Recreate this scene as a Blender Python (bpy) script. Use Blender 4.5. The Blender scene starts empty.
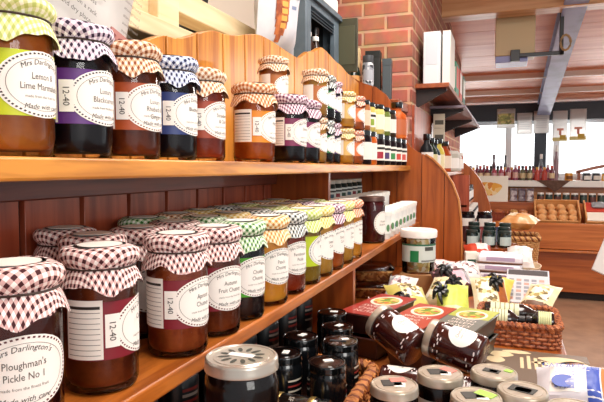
import bpy, math, random
from mathutils import Vector, Matrix, Euler
PI = math.pi
rnd = random.Random(11)
scn = bpy.context.scene
COL = scn.collection
# ------------------------------------------------------------------ camera
F, VX, VY = 560.0, 508.0, 168.0          # focal length in px, vanishing point of the shelf direction
CAM = Vector((0, 0, 1.3))
ph = math.atan((201 - VY) / F)
th = math.atan((VX - 302) / math.hypot(F, 201 - VY))
FW = Vector((-math.sin(th) * math.cos(ph), math.cos(th) * math.cos(ph), -math.sin(ph)))
RT = Vector((math.cos(th), math.sin(th), 0))
UP = RT.cross(FW)
cam = bpy.data.cameras.new('camera')
cam.sensor_width = 36
cam.lens = 36 * F / 604
cam.clip_start = .02
co = bpy.data.objects.new('camera', cam)
COL.objects.link(co)
m3 = Matrix((RT, UP, -FW)).transposed()
co.matrix_world = Matrix.Translation(CAM) @ m3.to_4x4()
scn.camera = co
scn.view_settings.view_transform = 'Standard'
scn.view_settings.look = 'None'
scn.view_settings.gamma = 1
scn.view_settings.exposure = 0.0
scn.cycles.use_denoising = True
scn.cycles.transparent_max_bounces = 24
scn.cycles.max_bounces = 8


def at(x, y, X=None, Y=None, Z=None):     # a measured point of the photograph on a real plane of the room
    d = FW * F + RT * (x - 302) + UP * (201 - y)
    t = (X / d.x) if X is not None else (Y / d.y) if Y is not None else (Z - CAM.z) / d.z
    return CAM + d * t


# ------------------------------------------------------------------ materials
MATS = {}


def nodes(name):
    m = bpy.data.materials.new(name)
    m.use_nodes = True
    nt = m.node_tree
    b = nt.nodes['Principled BSDF']
    return m, nt, b


def rgb(c):
    if isinstance(c, str):
        c = c.lstrip('#')
        v = [int(c[i:i + 2], 16) / 255 for i in (0, 2, 4)]
        return tuple((x / 12.92 if x < .04045 else ((x + .055) / 1.055) ** 2.4) for x in v) + (1,)
    return tuple(c) + (1,)


def mul(c, k):
    return (c[0] * k, c[1] * k, c[2] * k, 1)


def mat(c, rough=.5, metal=0, coat=0, noise=None, bump=0, trans=0, sheen=0):
    """plain surface; noise=(scale, second colour, lo, hi[, stretch])"""
    key = ('m', c, rough, metal, coat, noise, bump, trans)
    if key in MATS:
        return MATS[key]
    m, nt, b = nodes('paint_' + str(len(MATS)))
    b.inputs['Base Color'].default_value = rgb(c)
    b.inputs['Roughness'].default_value = rough
    b.inputs['Metallic'].default_value = metal
    b.inputs['Coat Weight'].default_value = coat
    b.inputs['Coat Roughness'].default_value = .08
    if coat == .001:
        b.inputs['Specular IOR Level'].default_value = .15
        b.inputs['Coat Weight'].default_value = 0
    b.inputs['Transmission Weight'].default_value = trans
    if noise:
        tc = nt.nodes.new('ShaderNodeTexCoord')
        mp = nt.nodes.new('ShaderNodeMapping')
        if len(noise) > 4:
            mp.inputs['Scale'].default_value = noise[4]
        n = nt.nodes.new('ShaderNodeTexNoise')
        n.inputs['Scale'].default_value = noise[0]
        n.inputs['Detail'].default_value = 4
        r = nt.nodes.new('ShaderNodeValToRGB')
        r.color_ramp.elements[0].position = noise[2]
        r.color_ramp.elements[0].color = rgb(c)
        r.color_ramp.elements[1].position = noise[3]
        r.color_ramp.elements[1].color = rgb(noise[1])
        nt.links.new(tc.outputs['Object'], mp.inputs['Vector'])
        nt.links.new(mp.outputs['Vector'], n.inputs['Vector'])
        nt.links.new(n.outputs['Fac'], r.inputs['Fac'])
        nt.links.new(r.outputs['Color'], b.inputs['Base Color'])
        if bump:
            bp = nt.nodes.new('ShaderNodeBump')
            bp.inputs['Strength'].default_value = bump
            bp.inputs['Distance'].default_value = .003
            nt.links.new(n.outputs['Fac'], bp.inputs['Height'])
            nt.links.new(bp.outputs['Normal'], b.inputs['Normal'])
    MATS[key] = m
    return m


def wood(c1, c2, axis='y', rough=.35, coat=.25, scale=9, knots=True):
    key = ('w', c1, c2, axis, rough, coat, scale)
    if key in MATS:
        return MATS[key]
    m, nt, b = nodes('wood_' + str(len(MATS)))
    L = nt.links.new
    tc = nt.nodes.new('ShaderNodeTexCoord')
    mp = nt.nodes.new('ShaderNodeMapping')
    s = {'x': (.07, 1, 1), 'y': (1, .07, 1), 'z': (1, 1, .07)}[axis]
    mp.inputs['Scale'].default_value = tuple(v * scale for v in s)
    L(tc.outputs['Object'], mp.inputs['Vector'])
    n = nt.nodes.new('ShaderNodeTexNoise')
    n.inputs['Scale'].default_value = 6
    n.inputs['Detail'].default_value = 6
    n.inputs['Distortion'].default_value = .6
    L(mp.outputs['Vector'], n.inputs['Vector'])
    r = nt.nodes.new('ShaderNodeValToRGB')
    r.color_ramp.elements[0].position = .34
    r.color_ramp.elements[0].color = rgb(c2)
    r.color_ramp.elements[1].position = .62
    r.color_ramp.elements[1].color = rgb(c1)
    L(n.outputs['Fac'], r.inputs['Fac'])
    n2 = nt.nodes.new('ShaderNodeTexVoronoi')
    n2.inputs['Scale'].default_value = 5.5
    mp2 = nt.nodes.new('ShaderNodeMapping')
    s2 = {'x': (.5, 1, 1), 'y': (1, .5, 1), 'z': (1, 1, .5)}[axis]
    mp2.inputs['Scale'].default_value = s2
    L(tc.outputs['Object'], mp2.inputs['Vector'])
    L(mp2.outputs['Vector'], n2.inputs['Vector'])
    r2 = nt.nodes.new('ShaderNodeValToRGB')
    r2.color_ramp.elements[0].position = .03
    r2.color_ramp.elements[0].color = (.22, .12, .07, 1)
    r2.color_ramp.elements[1].position = .085
    r2.color_ramp.elements[1].color = (1, 1, 1, 1)
    L(n2.outputs['Distance'], r2.inputs['Fac'])
    mx = nt.nodes.new('ShaderNodeMix')
    mx.data_type = 'RGBA'
    mx.blend_type = 'MULTIPLY'
    mx.inputs['Factor'].default_value = .8 if knots else 0
    L(r.outputs['Color'], mx.inputs['A'])
    L(r2.outputs['Color'], mx.inputs['B'])
    L(mx.outputs['Result'], b.inputs['Base Color'])
    b.inputs['Roughness'].default_value = rough
    b.inputs['Coat Weight'].default_value = coat
    b.inputs['Coat Roughness'].default_value = .2
    MATS[key] = m
    return m


def gingham(dark, mid, light, pitch=.0084):
    key = ('g', dark, mid, light, pitch)
    if key in MATS:
        return MATS[key]
    m, nt, b = nodes('gingham_' + str(len(MATS)))
    L = nt.links.new
    uv = nt.nodes.new('ShaderNodeUVMap')
    sp = nt.nodes.new('ShaderNodeSeparateXYZ')
    L(uv.outputs['UV'], sp.inputs['Vector'])
    outs = []
    for ax in ('X', 'Y'):
        a = nt.nodes.new('ShaderNodeMath')
        a.operation = 'MULTIPLY'
        a.inputs[1].default_value = 1 / pitch
        L(sp.outputs[ax], a.inputs[0])
        f = nt.nodes.new('ShaderNodeMath')
        f.operation = 'FRACT'
        L(a.outputs[0], f.inputs[0])
        g = nt.nodes.new('ShaderNodeMath')
        g.operation = 'GREATER_THAN'
        g.inputs[1].default_value = .5
        L(f.outputs[0], g.inputs[0])
        outs.append(g)
    ad = nt.nodes.new('ShaderNodeMath')
    ad.operation = 'ADD'
    L(outs[0].outputs[0], ad.inputs[0])
    L(outs[1].outputs[0], ad.inputs[1])
    dv = nt.nodes.new('ShaderNodeMath')
    dv.operation = 'MULTIPLY'
    dv.inputs[1].default_value = .5
    L(ad.outputs[0], dv.inputs[0])
    r = nt.nodes.new('ShaderNodeValToRGB')
    r.color_ramp.interpolation = 'CONSTANT'
    e = r.color_ramp.elements
    e[0].position = 0
    e[0].color = rgb(light)
    e[1].position = .25
    e[1].color = rgb(mid)
    e2 = e.new(.75)
    e2.color = rgb(dark)
    L(dv.outputs[0], r.inputs['Fac'])
    L(r.outputs['Color'], b.inputs['Base Color'])
    b.inputs['Roughness'].default_value = .85
    MATS[key] = m
    return m


def glass(tint=(1, 1, 1), gloss=.10, rough=.03):
    key = ('gl', tint, gloss, rough)
    if key in MATS:
        return MATS[key]
    m, nt, b = nodes('glass_' + str(len(MATS)))
    L = nt.links.new
    nt.nodes.remove(b)
    t = nt.nodes.new('ShaderNodeBsdfTransparent')
    t.inputs['Color'].default_value = tint + (1,)
    g = nt.nodes.new('ShaderNodeBsdfGlossy')
    g.inputs['Roughness'].default_value = rough
    lw = nt.nodes.new('ShaderNodeFresnel')
    lw.inputs['IOR'].default_value = 1.45
    mx = nt.nodes.new('ShaderNodeMixShader')
    L(lw.outputs['Fac'], mx.inputs['Fac'])
    L(t.outputs[0], mx.inputs[1])
    L(g.outputs[0], mx.inputs[2])
    L(mx.outputs[0], nt.nodes['Material Output'].inputs['Surface'])
    MATS[key] = m
    return m


def paper_mat():
    m, nt, b = nodes('paper')
    L = nt.links.new
    nt.nodes.remove(b)
    d = nt.nodes.new('ShaderNodeBsdfDiffuse')
    t = nt.nodes.new('ShaderNodeBsdfTranslucent')
    d.inputs['Color'].default_value = t.inputs['Color'].default_value = (.86, .86, .85, 1)
    mx = nt.nodes.new('ShaderNodeMixShader')
    mx.inputs['Fac'].default_value = .5
    L(d.outputs[0], mx.inputs[1])
    L(t.outputs[0], mx.inputs[2])
    L(mx.outputs[0], nt.nodes['Material Output'].inputs['Surface'])
    return m


def brick_mat():
    m, nt, b = nodes('brick')
    L = nt.links.new
    tc = nt.nodes.new('ShaderNodeTexCoord')
    sp = nt.nodes.new('ShaderNodeSeparateXYZ')
    L(tc.outputs['Object'], sp.inputs['Vector'])
    ad = nt.nodes.new('ShaderNodeMath')
    L(sp.outputs['X'], ad.inputs[0])
    L(sp.outputs['Y'], ad.inputs[1])
    cb = nt.nodes.new('ShaderNodeCombineXYZ')
    L(ad.outputs[0], cb.inputs['X'])
    L(sp.outputs['Z'], cb.inputs['Y'])
    br = nt.nodes.new('ShaderNodeTexBrick')
    br.inputs['Scale'].default_value = 1
    br.inputs['Brick Width'].default_value = .225
    br.inputs['Row Height'].default_value = .070
    br.inputs['Mortar Size'].default_value = .0095
    br.inputs['Mortar Smooth'].default_value = .6
    br.inputs['Bias'].default_value = .05
    br.inputs['Color1'].default_value = rgb('#b46c4e')
    br.inputs['Color2'].default_value = rgb('#90523f')
    br.inputs['Mortar'].default_value = rgb('#c29a78')
    L(cb.outputs['Vector'], br.inputs['Vector'])
    n = nt.nodes.new('ShaderNodeTexNoise')
    n.inputs['Scale'].default_value = 14
    n.inputs['Detail'].default_value = 5
    L(tc.outputs['Object'], n.inputs['Vector'])
    mx = nt.nodes.new('ShaderNodeMix')
    mx.data_type = 'RGBA'
    mx.blend_type = 'OVERLAY'
    mx.inputs['Factor'].default_value = .55
    L(br.outputs['Color'], mx.inputs['A'])
    L(n.outputs['Color'], mx.inputs['B'])
    hs = nt.nodes.new('ShaderNodeHueSaturation')
    hs.inputs['Saturation'].default_value = .95
    L(mx.outputs['Result'], hs.inputs['Color'])
    L(hs.outputs['Color'], b.inputs['Base Color'])
    bp = nt.nodes.new('ShaderNodeBump')
    bp.inputs['Strength'].default_value = .6
    bp.inputs['Distance'].default_value = .008
    bp.invert = True
    L(br.outputs['Fac'], bp.inputs['Height'])
    L(bp.outputs['Normal'], b.inputs['Normal'])
    b.inputs['Roughness'].default_value = .85
    return m


def speckle(cols, scale=60, rough=.6):
    """random coloured cells (printed pictures, mixed nuts)"""
    key = ('s', cols, scale)
    if key in MATS:
        return MATS[key]
    m, nt, b = nodes('print_' + str(len(MATS)))
    L = nt.links.new
    tc = nt.nodes.new('ShaderNodeTexCoord')
    v = nt.nodes.new('ShaderNodeTexVoronoi')
    v.inputs['Scale'].default_value = scale
    L(tc.outputs['Object'], v.inputs['Vector'])
    sp = nt.nodes.new('ShaderNodeSeparateColor')
    L(v.outputs['Color'], sp.inputs['Color'])
    r = nt.nodes.new('ShaderNodeValToRGB')
    r.color_ramp.interpolation = 'CONSTANT'
    e = r.color_ramp.elements
    for i, c in enumerate(cols):
        if i < 2:
            x = e[i]
            x.position = i / len(cols)
        else:
            x = e.new(i / len(cols))
        x.color = rgb(c)
    L(sp.outputs['Red'], r.inputs['Fac'])
    L(r.outputs['Color'], b.inputs['Base Color'])
    b.inputs['Roughness'].default_value = rough
    MATS[key] = m
    return m


# ------------------------------------------------------------------ mesh building
TEXT = {}


def glyphs(s):
    if s not in TEXT:
        cu = bpy.data.curves.new('t', 'FONT')
        cu.body = s
        cu.size = 1
        cu.resolution_u = 2
        cu.align_x = 'CENTER'
        o = bpy.data.objects.new('t', cu)
        COL.objects.link(o)
        dg = bpy.context.evaluated_depsgraph_get()
        dg.update()
        me = o.evaluated_get(dg).to_mesh()
        TEXT[s] = ([(v.co.x, v.co.y) for v in me.vertices], [tuple(p.vertices) for p in me.polygons])
        o.evaluated_get(dg).to_mesh_clear()
        bpy.data.objects.remove(o)
        bpy.data.curves.remove(cu)
    return TEXT[s]


class MB:
    def __init__(s):
        s.v, s.f, s.fm, s.uv, s.mats, s.flat = [], [], [], [], [], []

    def add(s, vs, fs, m, M=None, uv=None, flat=False):
        b = len(s.v)
        for p in vs:
            s.v.append(tuple(M @ Vector(p)) if M is not None else tuple(p))
        s.uv += uv if uv else [(0, 0)] * len(vs)
        if m not in s.mats:
            s.mats.append(m)
        i = s.mats.index(m)
        for f in fs:
            s.f.append(tuple(k + b for k in f))
            s.fm.append(i)
            s.flat.append(flat)
        return s

    def box(s, lo, hi, m, M=None):
        x0, y0, z0 = lo
        x1, y1, z1 = hi
        v = [(x0, y0, z0), (x1, y0, z0), (x1, y1, z0), (x0, y1, z0), (x0, y0, z1), (x1, y0, z1), (x1, y1, z1), (x0, y1, z1)]
        f = [(0, 3, 2, 1), (4, 5, 6, 7), (0, 1, 5, 4), (1, 2, 6, 5), (2, 3, 7, 6), (3, 0, 4, 7)]
        return s.add(v, f, m, M, flat=True)

    def lathe(s, prof, m, n=32, M=None, uvarc=False, fn=None):
        vs, fs, uv = [], [], []
        arc = 0
        for j, (r, z) in enumerate(prof):
            if j:
                arc += math.hypot(r - prof[j - 1][0], z - prof[j - 1][1])
            for i in range(n):
                a = 2 * PI * i / n
                rr, zz = (r, z) if fn is None else fn(r, z, a, j)
                vs.append((rr * math.cos(a), rr * math.sin(a), zz))
                uv.append((arc * math.cos(a), arc * math.sin(a)))
        for j in range(len(prof) - 1):
            for i in range(n):
                k = (i + 1) % n
                a, b, c, d = j * n + i, j * n + k, (j + 1) * n + k, (j + 1) * n + i
                fs.append((a, b, c, d))
        for j, rev in ((0, True), (len(prof) - 1, False)):
            if prof[j][0] > 1e-6 and not uvarc:
                ring = [j * n + i for i in range(n)]
                fs.append(tuple(ring[::-1] if rev else ring))
        return s.add(vs, fs, m, M, uv)

    def cyl(s, r, z0, z1, m, n=24, M=None, r2=None):
        return s.lathe([(r, z0), (r if r2 is None else r2, z1)], m, n, M)

    def tube(s, path, r, m, n=8, closed=False, M=None):
        pts = [Vector(p) for p in path]
        N = len(pts)
        vs, fs = [], []
        up = Vector((0, 0, 1))
        for i, p in enumerate(pts):
            t = (pts[(i + 1) % N] - pts[i - 1]) if closed else (pts[min(i + 1, N - 1)] - pts[max(i - 1, 0)])
            t.normalize()
            u = up if abs(t.z) < .95 else Vector((1, 0, 0))
            a = t.cross(u).normalized()
            b = a.cross(t)
            for k in range(n):
                w = 2 * PI * k / n
                rr = r[i] if isinstance(r, (list, tuple)) else r
                vs.append(p + a * (rr * math.cos(w)) + b * (rr * math.sin(w)))
        for i in range(N if closed else N - 1):
            for k in range(n):
                j, l = (i + 1) % N, (k + 1) % n
                fs.append((i * n + k, i * n + l, j * n + l, j * n + k))
        if not closed:
            fs.append(tuple(range(n)))
            fs.append(tuple((N - 1) * n + k for k in range(n))[::-1])
        return s.add(vs, fs, m, M)

    def prism(s, poly, d0, d1, m, plane='xz', M=None):
        n = len(poly)
        def P(a, b, d):
            return {'xz': (a, d, b), 'yz': (d, a, b), 'xy': (a, b, d)}[plane]
        vs = [P(a, b, d0) for a, b in poly] + [P(a, b, d1) for a, b in poly]
        fs = [tuple(range(n)), tuple(range(2 * n - 1, n - 1, -1))]
        fs += [(i, i + n, (i + 1) % n + n, (i + 1) % n) for i in range(n)]
        return s.add(vs, fs, m, M, flat=True)

    def text(s, st, size, m, M=None, x=0, y=0, bend=None, az=0, shear=0, off=0, arch=None, sx=1):
        """bend = radius of the jar the lettering lies on (x -> angle, y -> height)"""
        gv, gf = glyphs(st)
        out = []
        for gx, gy in gv:
            px, py = (gx + shear * gy) * size * sx, gy * size
            if arch:
                a = px / arch
                px, py = (arch + py) * math.sin(a), (arch + py) * math.cos(a) - arch
            px += x
            py += y
            if bend:
                w = az + px / bend
                out.append(((bend + off) * math.cos(w), (bend + off) * math.sin(w), py))
            else:
                out.append((px, py, off))
        return s.add(out, gf, m, M)

    def patch(s, r, az0, az1, z0, z1, m, n=16, M=None):
        vs, fs = [], []
        for i in range(n + 1):
            a = az0 + (az1 - az0) * i / n
            for z in (z0, z1):
                vs.append((r * math.cos(a), r * math.sin(a), z))
        for i in range(n):
            fs.append((2 * i, 2 * i + 2, 2 * i + 3, 2 * i + 1))
        return s.add(vs, fs, m, M)

    def oval(s, r, az, z, hw, hh, m, n=32, k0=0.0, dash=None, M=None):
        """filled oval (or dashed ring from k0 to 1) lying on a cylinder"""
        vs, fs = [], []
        rings = [0.02, .2, .4, .6, .8, 1] if k0 == 0 else [k0, 1]
        for q in rings:
            for i in range(n):
                a = 2 * PI * i / n
                w = az + hw * q * math.cos(a) / r
                vs.append((r * math.cos(w), r * math.sin(w), z + hh * q * math.sin(a)))
        for j in range(len(rings) - 1):
            for i in range(n):
                if dash and i % 2:
                    continue
                k = (i + 1) % n
                fs.append((j * n + i, (j + 1) * n + i, (j + 1) * n + k, j * n + k))
        if k0 == 0:
            fs.append(tuple(range(n)))
        return s.add(vs, fs, m, M)

    def pillow(s, w, h, t, m, u=(-1, 1), v=(-1, 1), off=0, sides=(1, -1), nx=14, ny=10, M=None, seed=0, wr=.12):
        """a filled pouch of size w x h x t lying in xy"""
        for sg in sides:
            vs, fs = [], []
            for j in range(ny + 1):
                for i in range(nx + 1):
                    a = u[0] + (u[1] - u[0]) * i / nx
                    b = v[0] + (v[1] - v[0]) * j / ny
                    z = (1 - abs(a) ** 3.2) * (1 - abs(b) ** 4) ** .6
                    z *= 1 + wr * math.sin(7 * a + 3 * b + seed) * math.sin(5 * b - 4 * a + 2 * seed)
                    x = a * w / 2 * (1 - .06 * (1 - b * b))
                    vs.append((x, b * h / 2, sg * (z * t / 2 + off)))
            for j in range(ny):
                for i in range(nx):
                    q = j * (nx + 1) + i
                    f = (q, q + 1, q + nx + 2, q + nx + 1)
                    fs.append(f if sg > 0 else f[::-1])
            s.add(vs, fs, m, M)
        return s

    def build(s, name, parent=None, angle=40, bevel=0, loc=None):
        me = bpy.data.meshes.new(name)
        me.from_pydata(s.v, [], s.f)
        for m in s.mats:
            me.materials.append(m)
        me.polygons.foreach_set('material_index', s.fm)
        ul = me.uv_layers.new(name='UVMap')
        for l in me.loops:
            ul.data[l.index].uv = s.uv[l.vertex_index]
        me.polygons.foreach_set('use_smooth', [not x for x in s.flat])
        me.update()
        try:
            me.set_sharp_from_angle(angle=math.radians(angle))
        except Exception:
            pass
        o = bpy.data.objects.new(name, me)
        COL.objects.link(o)
        if parent is not None:
            o.parent = parent
        if loc:
            o.location = loc
        if bevel:
            bm = o.modifiers.new('bevel', 'BEVEL')
            bm.width = bevel
            bm.segments = 2
            bm.limit_method = 'ANGLE'
            bm.angle_limit = math.radians(50)
        return o


def tag(o, label, cat, group=None):
    o['label'] = label
    o['category'] = cat
    if group:
        o['group'] = group
    return o


def thing(name, label, cat, loc=(0, 0, 0), rz=0, group=None, M=None):
    o = bpy.data.objects.new(name, None)
    COL.objects.link(o)
    o.empty_display_size = .02
    if M is not None:
        o.matrix_world = M
    else:
        o.location = loc
        o.rotation_euler = (0, 0, rz)
    return tag(o, label, cat, group)


def struct(o):
    o['kind'] = 'structure'
    return o


def T(x, y, z, rx=0, ry=0, rz=0):
    return Matrix.Translation((x, y, z)) @ Euler((rx, ry, rz), 'XYZ').to_matrix().to_4x4()


def axis_M(p0, p1, roll=0):
    """local z runs from p0 to p1"""
    d = (Vector(p1) - Vector(p0)).normalized()
    return Matrix.Translation(p0) @ d.to_track_quat('Z', 'Y').to_matrix().to_4x4() @ Matrix.Rotation(roll, 4, 'Z')


def dup(o, loc=None, rz=None, label=None, M=None):
    c = o.copy()
    COL.objects.link(c)
    for ch in o.children:
        d = ch.copy()
        COL.objects.link(d)
        d.parent = c
        for g in ch.children:
            e = g.copy()
            COL.objects.link(e)
            e.parent = d
    if M is not None:
        c.matrix_world = M
    if loc is not None:
        c.location = loc
    if rz is not None:
        c.rotation_euler = (0, 0, rz)
    if label:
        c['label'] = label
    return c


# common materials
WHITE = mat('#f4f1ea', .6)
PAPER = mat('#efece4', .7)
INK = mat('#2a2622', .6)
GREYINK = mat('#6b6862', .6)
BLACK = mat('#0c0c0e', .3, coat=.3)
SHINYBLACK = mat('#08090a', .15, coat=.8)
SILVER = mat('#c8c2b6', .28, metal=.65)
GOLD = mat('#b79a5a', .3, metal=.8)
STEELGOLD = mat('#d6cfc2', .3, metal=.5, noise=(30, '#b8ac96', .4, .7))
GL = glass()
PINE = wood('#d48e34', '#9c5c14', 'y', .4, .1, 12)
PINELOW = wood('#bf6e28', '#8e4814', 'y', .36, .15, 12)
PINEZ = wood('#da9436', '#a86216', 'z', .4, .2, 8)
REDWOODY = wood('#a2501e', '#7a3812', 'y', .3, .3)
REDWOODZ = wood('#a2501e', '#803a12', 'z', .35, .3, 7)
DARKWOODZ = wood('#b4583a', '#8a3d28', 'z', .4, .2, 7)
DARKWOODY = wood('#8e4630', '#642c1e', 'y', .4, .2, 7)
CREAMW = wood('#e6d3ae', '#d6bd90', 'y', .6, 0, 6)

# ------------------------------------------------------------------ the setting
HZ = 1.3
FLOOR = mat('#94725a', .55, noise=(7, '#a88468', .35, .65), coat=.1)
mb = MB()
mb.box((-1.6, -1.5, -.05), (4.5, 7.5, 0), FLOOR)
struct(mb.build('floor'))
# window wall, built around the openings
WINC = mat('#d8dde2', .6)
SLATE = mat('#37424c', .6)
SILLZ = 1.2
mb = MB()
mb.box((-1.6, 7.2, 0), (4.5, 7.45, 1.2), WINC)
mb.box((-1.6, 7.2, 2.06), (4.5, 7.45, 2.5), WINC)
mb.box((-1.6, 7.2, 1.2), (-.85, 7.45, 2.06), WINC)
mb.box((2.6, 7.2, 1.2), (4.5, 7.45, 2.06), WINC)
struct(mb.build('wall_back'))
mb = MB()
mb.box((-.95, 7.12, 1.855), (2.7, 7.2, 2.055), SLATE)
struct(mb.build('trim_1', bevel=.004))                       # dark lintel board over the windows
for k, (x0, x1) in enumerate(((-.85, 0.0), (.0, .53), (.53, 1.7), (1.7, 2.6))):
    w = MB()
    for a, b in (((x0, 7.24, 1.2), (x0 + .035, 7.3, 1.86)), ((x1 - .035, 7.24, 1.2), (x1, 7.3, 1.86)),
                 ((x0, 7.24, 1.2), (x1, 7.3, 1.235)), ((x0, 7.24, 1.82), (x1, 7.3, 1.86))):
        w.box(a, b, mat('#e8ecee', .5))
    if k == 1:
        w.box((.29, 7.23, 1.2), (.42, 7.3, 1.86), SLATE)
    o = struct(w.build('window_%d' % (k + 1)))
    g = MB()
    g.box((x0 + .03, 7.265, 1.23), (x1 - .03, 7.275, 1.83), GL)
    g.build('window_pane', o)
# ledge under the window
mb = MB()
mb.box((-.95, 6.75, 1.09), (2.7, 7.2, 1.16), mat('#e9e7e0', .5))
struct(mb.build('trim_2', bevel=.006))
mb = MB()
mb.box((-.95, 6.9, 0), (2.7, 7.2, 1.09), wood('#c88a52', '#a8672f', 'x'))
struct(mb.build('trim_3'))
# ceiling of pinkish boards, sloping down to the window wall
CEIL = wood('#ea9c70', '#d67f56', 'x', .5, .1, 2, False)
sl = .125
def cz(y):
    return 2.07 + (7.2 - y) * sl
mb = MB()
yb = 7.2
while yb > -1.4:
    y2 = yb - .31
    mb.prism([(yb, cz(yb)), (y2 + .006, cz(y2 + .006)), (y2 + .006, cz(y2) + .04), (yb, cz(yb) + .04)], -1.7, 4.5, CEIL, 'yz')
    yb = y2
struct(mb.build('ceiling'))
mb = MB()
for y in (6.55, 5.95):
    mb.box((-1.5, y, cz(y) - .05), (4.5, y + .09, cz(y) + .02), mat('#f2e2d2', .6))
struct(mb.build('trim_4', bevel=.004))                       # purlins
mb = MB()
mb.box((-1.5, 3.9, cz(3.95) - .17), (4.5, 4.06, cz(3.95) + .04), wood('#d8a878', '#bd8554', 'x', .5, .1, 4))
struct(mb.build('trim_5', bevel=.006))                       # cross timber
# blue steel joist running up the slope
STEEL = mat('#9fa9d0', .45, noise=(6, '#8791b8', .4, .6))
mb = MB()
def sl_box(x0, x1, ya, yb, d0, d1, m):
    mb.prism([(ya, cz(ya) - d0), (yb, cz(yb) - d0), (yb, cz(yb) - d1), (ya, cz(ya) - d1)], x0, x1, m, 'yz')
sl_box(.305, .445, 7.1, 3.0, .155, .17, STEEL)
sl_box(.305, .445, 7.1, 3.0, .03, .045, STEEL)
sl_box(.362, .378, 7.1, 3.0, .045, .155, STEEL)
for y in (6.6, 5.6, 4.6, 3.6):
    sl_box(.32, .42, y, y - .02, .045, .155, STEEL)
o = struct(mb.build('trim_6'))
# left wall behind the shelves and the brick pier
mb = MB()
mb.box((-1.25, -.6, 0), (-1.15, 2.7, 3.2), mat('#e9e2d2', .8))
struct(mb.build('wall_left'))
BRICK = brick_mat()
mb = MB()
mb.box((-1.25, 2.7, 0), (-.437, 3.0, 2.62), BRICK)
mb.box((-1.25, 3.0, 0), (-.437, 5.6, 2.45), BRICK)
mb.box((-1.25, 5.6, 0), (-.95, 7.2, 2.4), mat('#6b4436', .8))
struct(mb.build('wall_brick'))
# cream post and rail of the open partition behind the shelf crest
mb = MB()
mb.box((-.80, 1.085, 1.3), (-.74, 1.17, 2.0), CREAMW)
mb.box((-.80, .9, 1.3), (-.765, 1.085, 2.0), CREAMW)
mb.box((-.81, 1.17, 1.672), (-.745, 1.9, 1.73), CREAMW)
struct(mb.build('trim_7', bevel=.003))
mb = MB()
mb.box((-1.15, -.3, 1.56), (-.66, 2.62, 1.60), CREAMW)
mb.box((-.66, 2.452, 1.56), (-.45, 2.69, 1.60), REDWOODY)
struct(mb.build('trim_8', bevel=.003))

# ------------------------------------------------------------------ furniture
ORANGE = wood('#bc682a', '#8c4416', 'y', .3, .35, 9)
su = thing('display_shelf', 'orange pine double shelf with scalloped back board and curved end panel, full of jam jars', 'shelf unit', (0, 0, 0))
mb = MB()
mb.box((-.62, -.1, 1.2886), (-.392, 2.42, 1.310), PINE)
mb.build('upper_shelf', su, bevel=.003)
mb = MB()
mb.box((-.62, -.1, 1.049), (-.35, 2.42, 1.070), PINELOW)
mb.build('lower_shelf', su, bevel=.003)


def top_of(y, pts):
    for (a, b), (c, d) in zip(pts, pts[1:]):
        if a <= y <= c:
            t = (y - a) / (c - a)
            t = t * t * (3 - 2 * t)
            return b + (d - b) * t
    return pts[-1][1]


CREST = [(-.2, 1.5), (.5, 1.5), (.82, 1.518), (.946, 1.555), (1.148, 1.608), (1.4, 1.652), (1.652, 1.642), (1.78, 1.685), (1.90, 1.722), (2.11, 1.702), (2.26, 1.684), (2.45, 1.672)]
mb = MB()
y = -.1
while y < 2.41:
    y2 = min(y + .115, 2.418)
    N = 8
    pl = [(y + .003, 1.31), (y2 - .003, 1.31)] + [(y2 - .003 + (y - y2 + .006) * k / N, top_of(y2 - .003 + (y - y2 + .006) * k / N, CREST)) for k in range(N + 1)]
    mb.prism(pl, -.64, -.621, PINEZ, 'yz')
    mb.box((-.64, y, 1.31), (-.628, y2, min(top_of(y, CREST), top_of(y2, CREST)) - .004), mat('#8a4a1c', .6))
    y = y2
mb.build('back_board', su, bevel=.0015)
mb = MB()
y = .582 - .115 * 6
while y < 2.41:
    y2 = min(y + .115, 2.418)
    mb.box((-.64, y + .005, .87), (-.62, y2 - .005, 1.289), DARKWOODZ)
    mb.box((-.645, y, .87), (-.63, y2, 1.289), mat('#2a110b', .6))
    y = y2
mb.build('back_panel', su, bevel=.001)
mb = MB()
mb.box((-.62, -.1, 1.256), (-.603, 2.42, 1.289), DARKWOODY)
mb.build('batten', su, bevel=.002)
mb = MB()
mb.box((-.62, 1.325, .872), (-.352, 1.345, 1.049), REDWOODZ)
mb.build('upright', su, bevel=.001)
mb = MB()
mb.box((-.62, 1.438, 1.07), (-.452, 1.456, 1.289), REDWOODZ)
mb.build('upright', su, bevel=.001)
EPL = [(-.296, 1.349), (-.27, 1.333), (-.248, 1.311), (-.22, 1.28), (-.195, 1.24), (-.173, 1.181), (-.163, 1.10), (-.159, 1.012), (-.157, .872)]
EPU = [(-.66, 1.738), (-.64, 1.725), (-.61, 1.69), (-.58, 1.655), (-.54, 1.632), (-.49, 1.615), (-.45, 1.585), (-.42, 1.54), (-.40, 1.48), (-.38, 1.42), (-.35, 1.38), (-.325, 1.362)]
EPL = [(x * 1.12, max(.872, 1.3 + (z - 1.3) * 1.12)) for x, z in EPL]
EPU = [(x * 1.12, 1.3 + (z - 1.3) * 1.12) for x, z in EPU if x > -.60]
EPU.insert(0, (-.66, 1.70))
mb = MB()
EPW = wood('#ac5a24', '#843e14', 'z', .35, .3, 6)
EPALL = EPU + EPL
def ztop(x):
    for (a, b), (c, d) in zip(EPALL, EPALL[1:]):
        if a <= x <= c:
            return b + (d - b) * (x - a) / max(1e-6, c - a)
    return EPALL[-1][1]
xs = [-.66, -.56, -.45, -.345, -.25, EPL[-1][0] - .0001]
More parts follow.
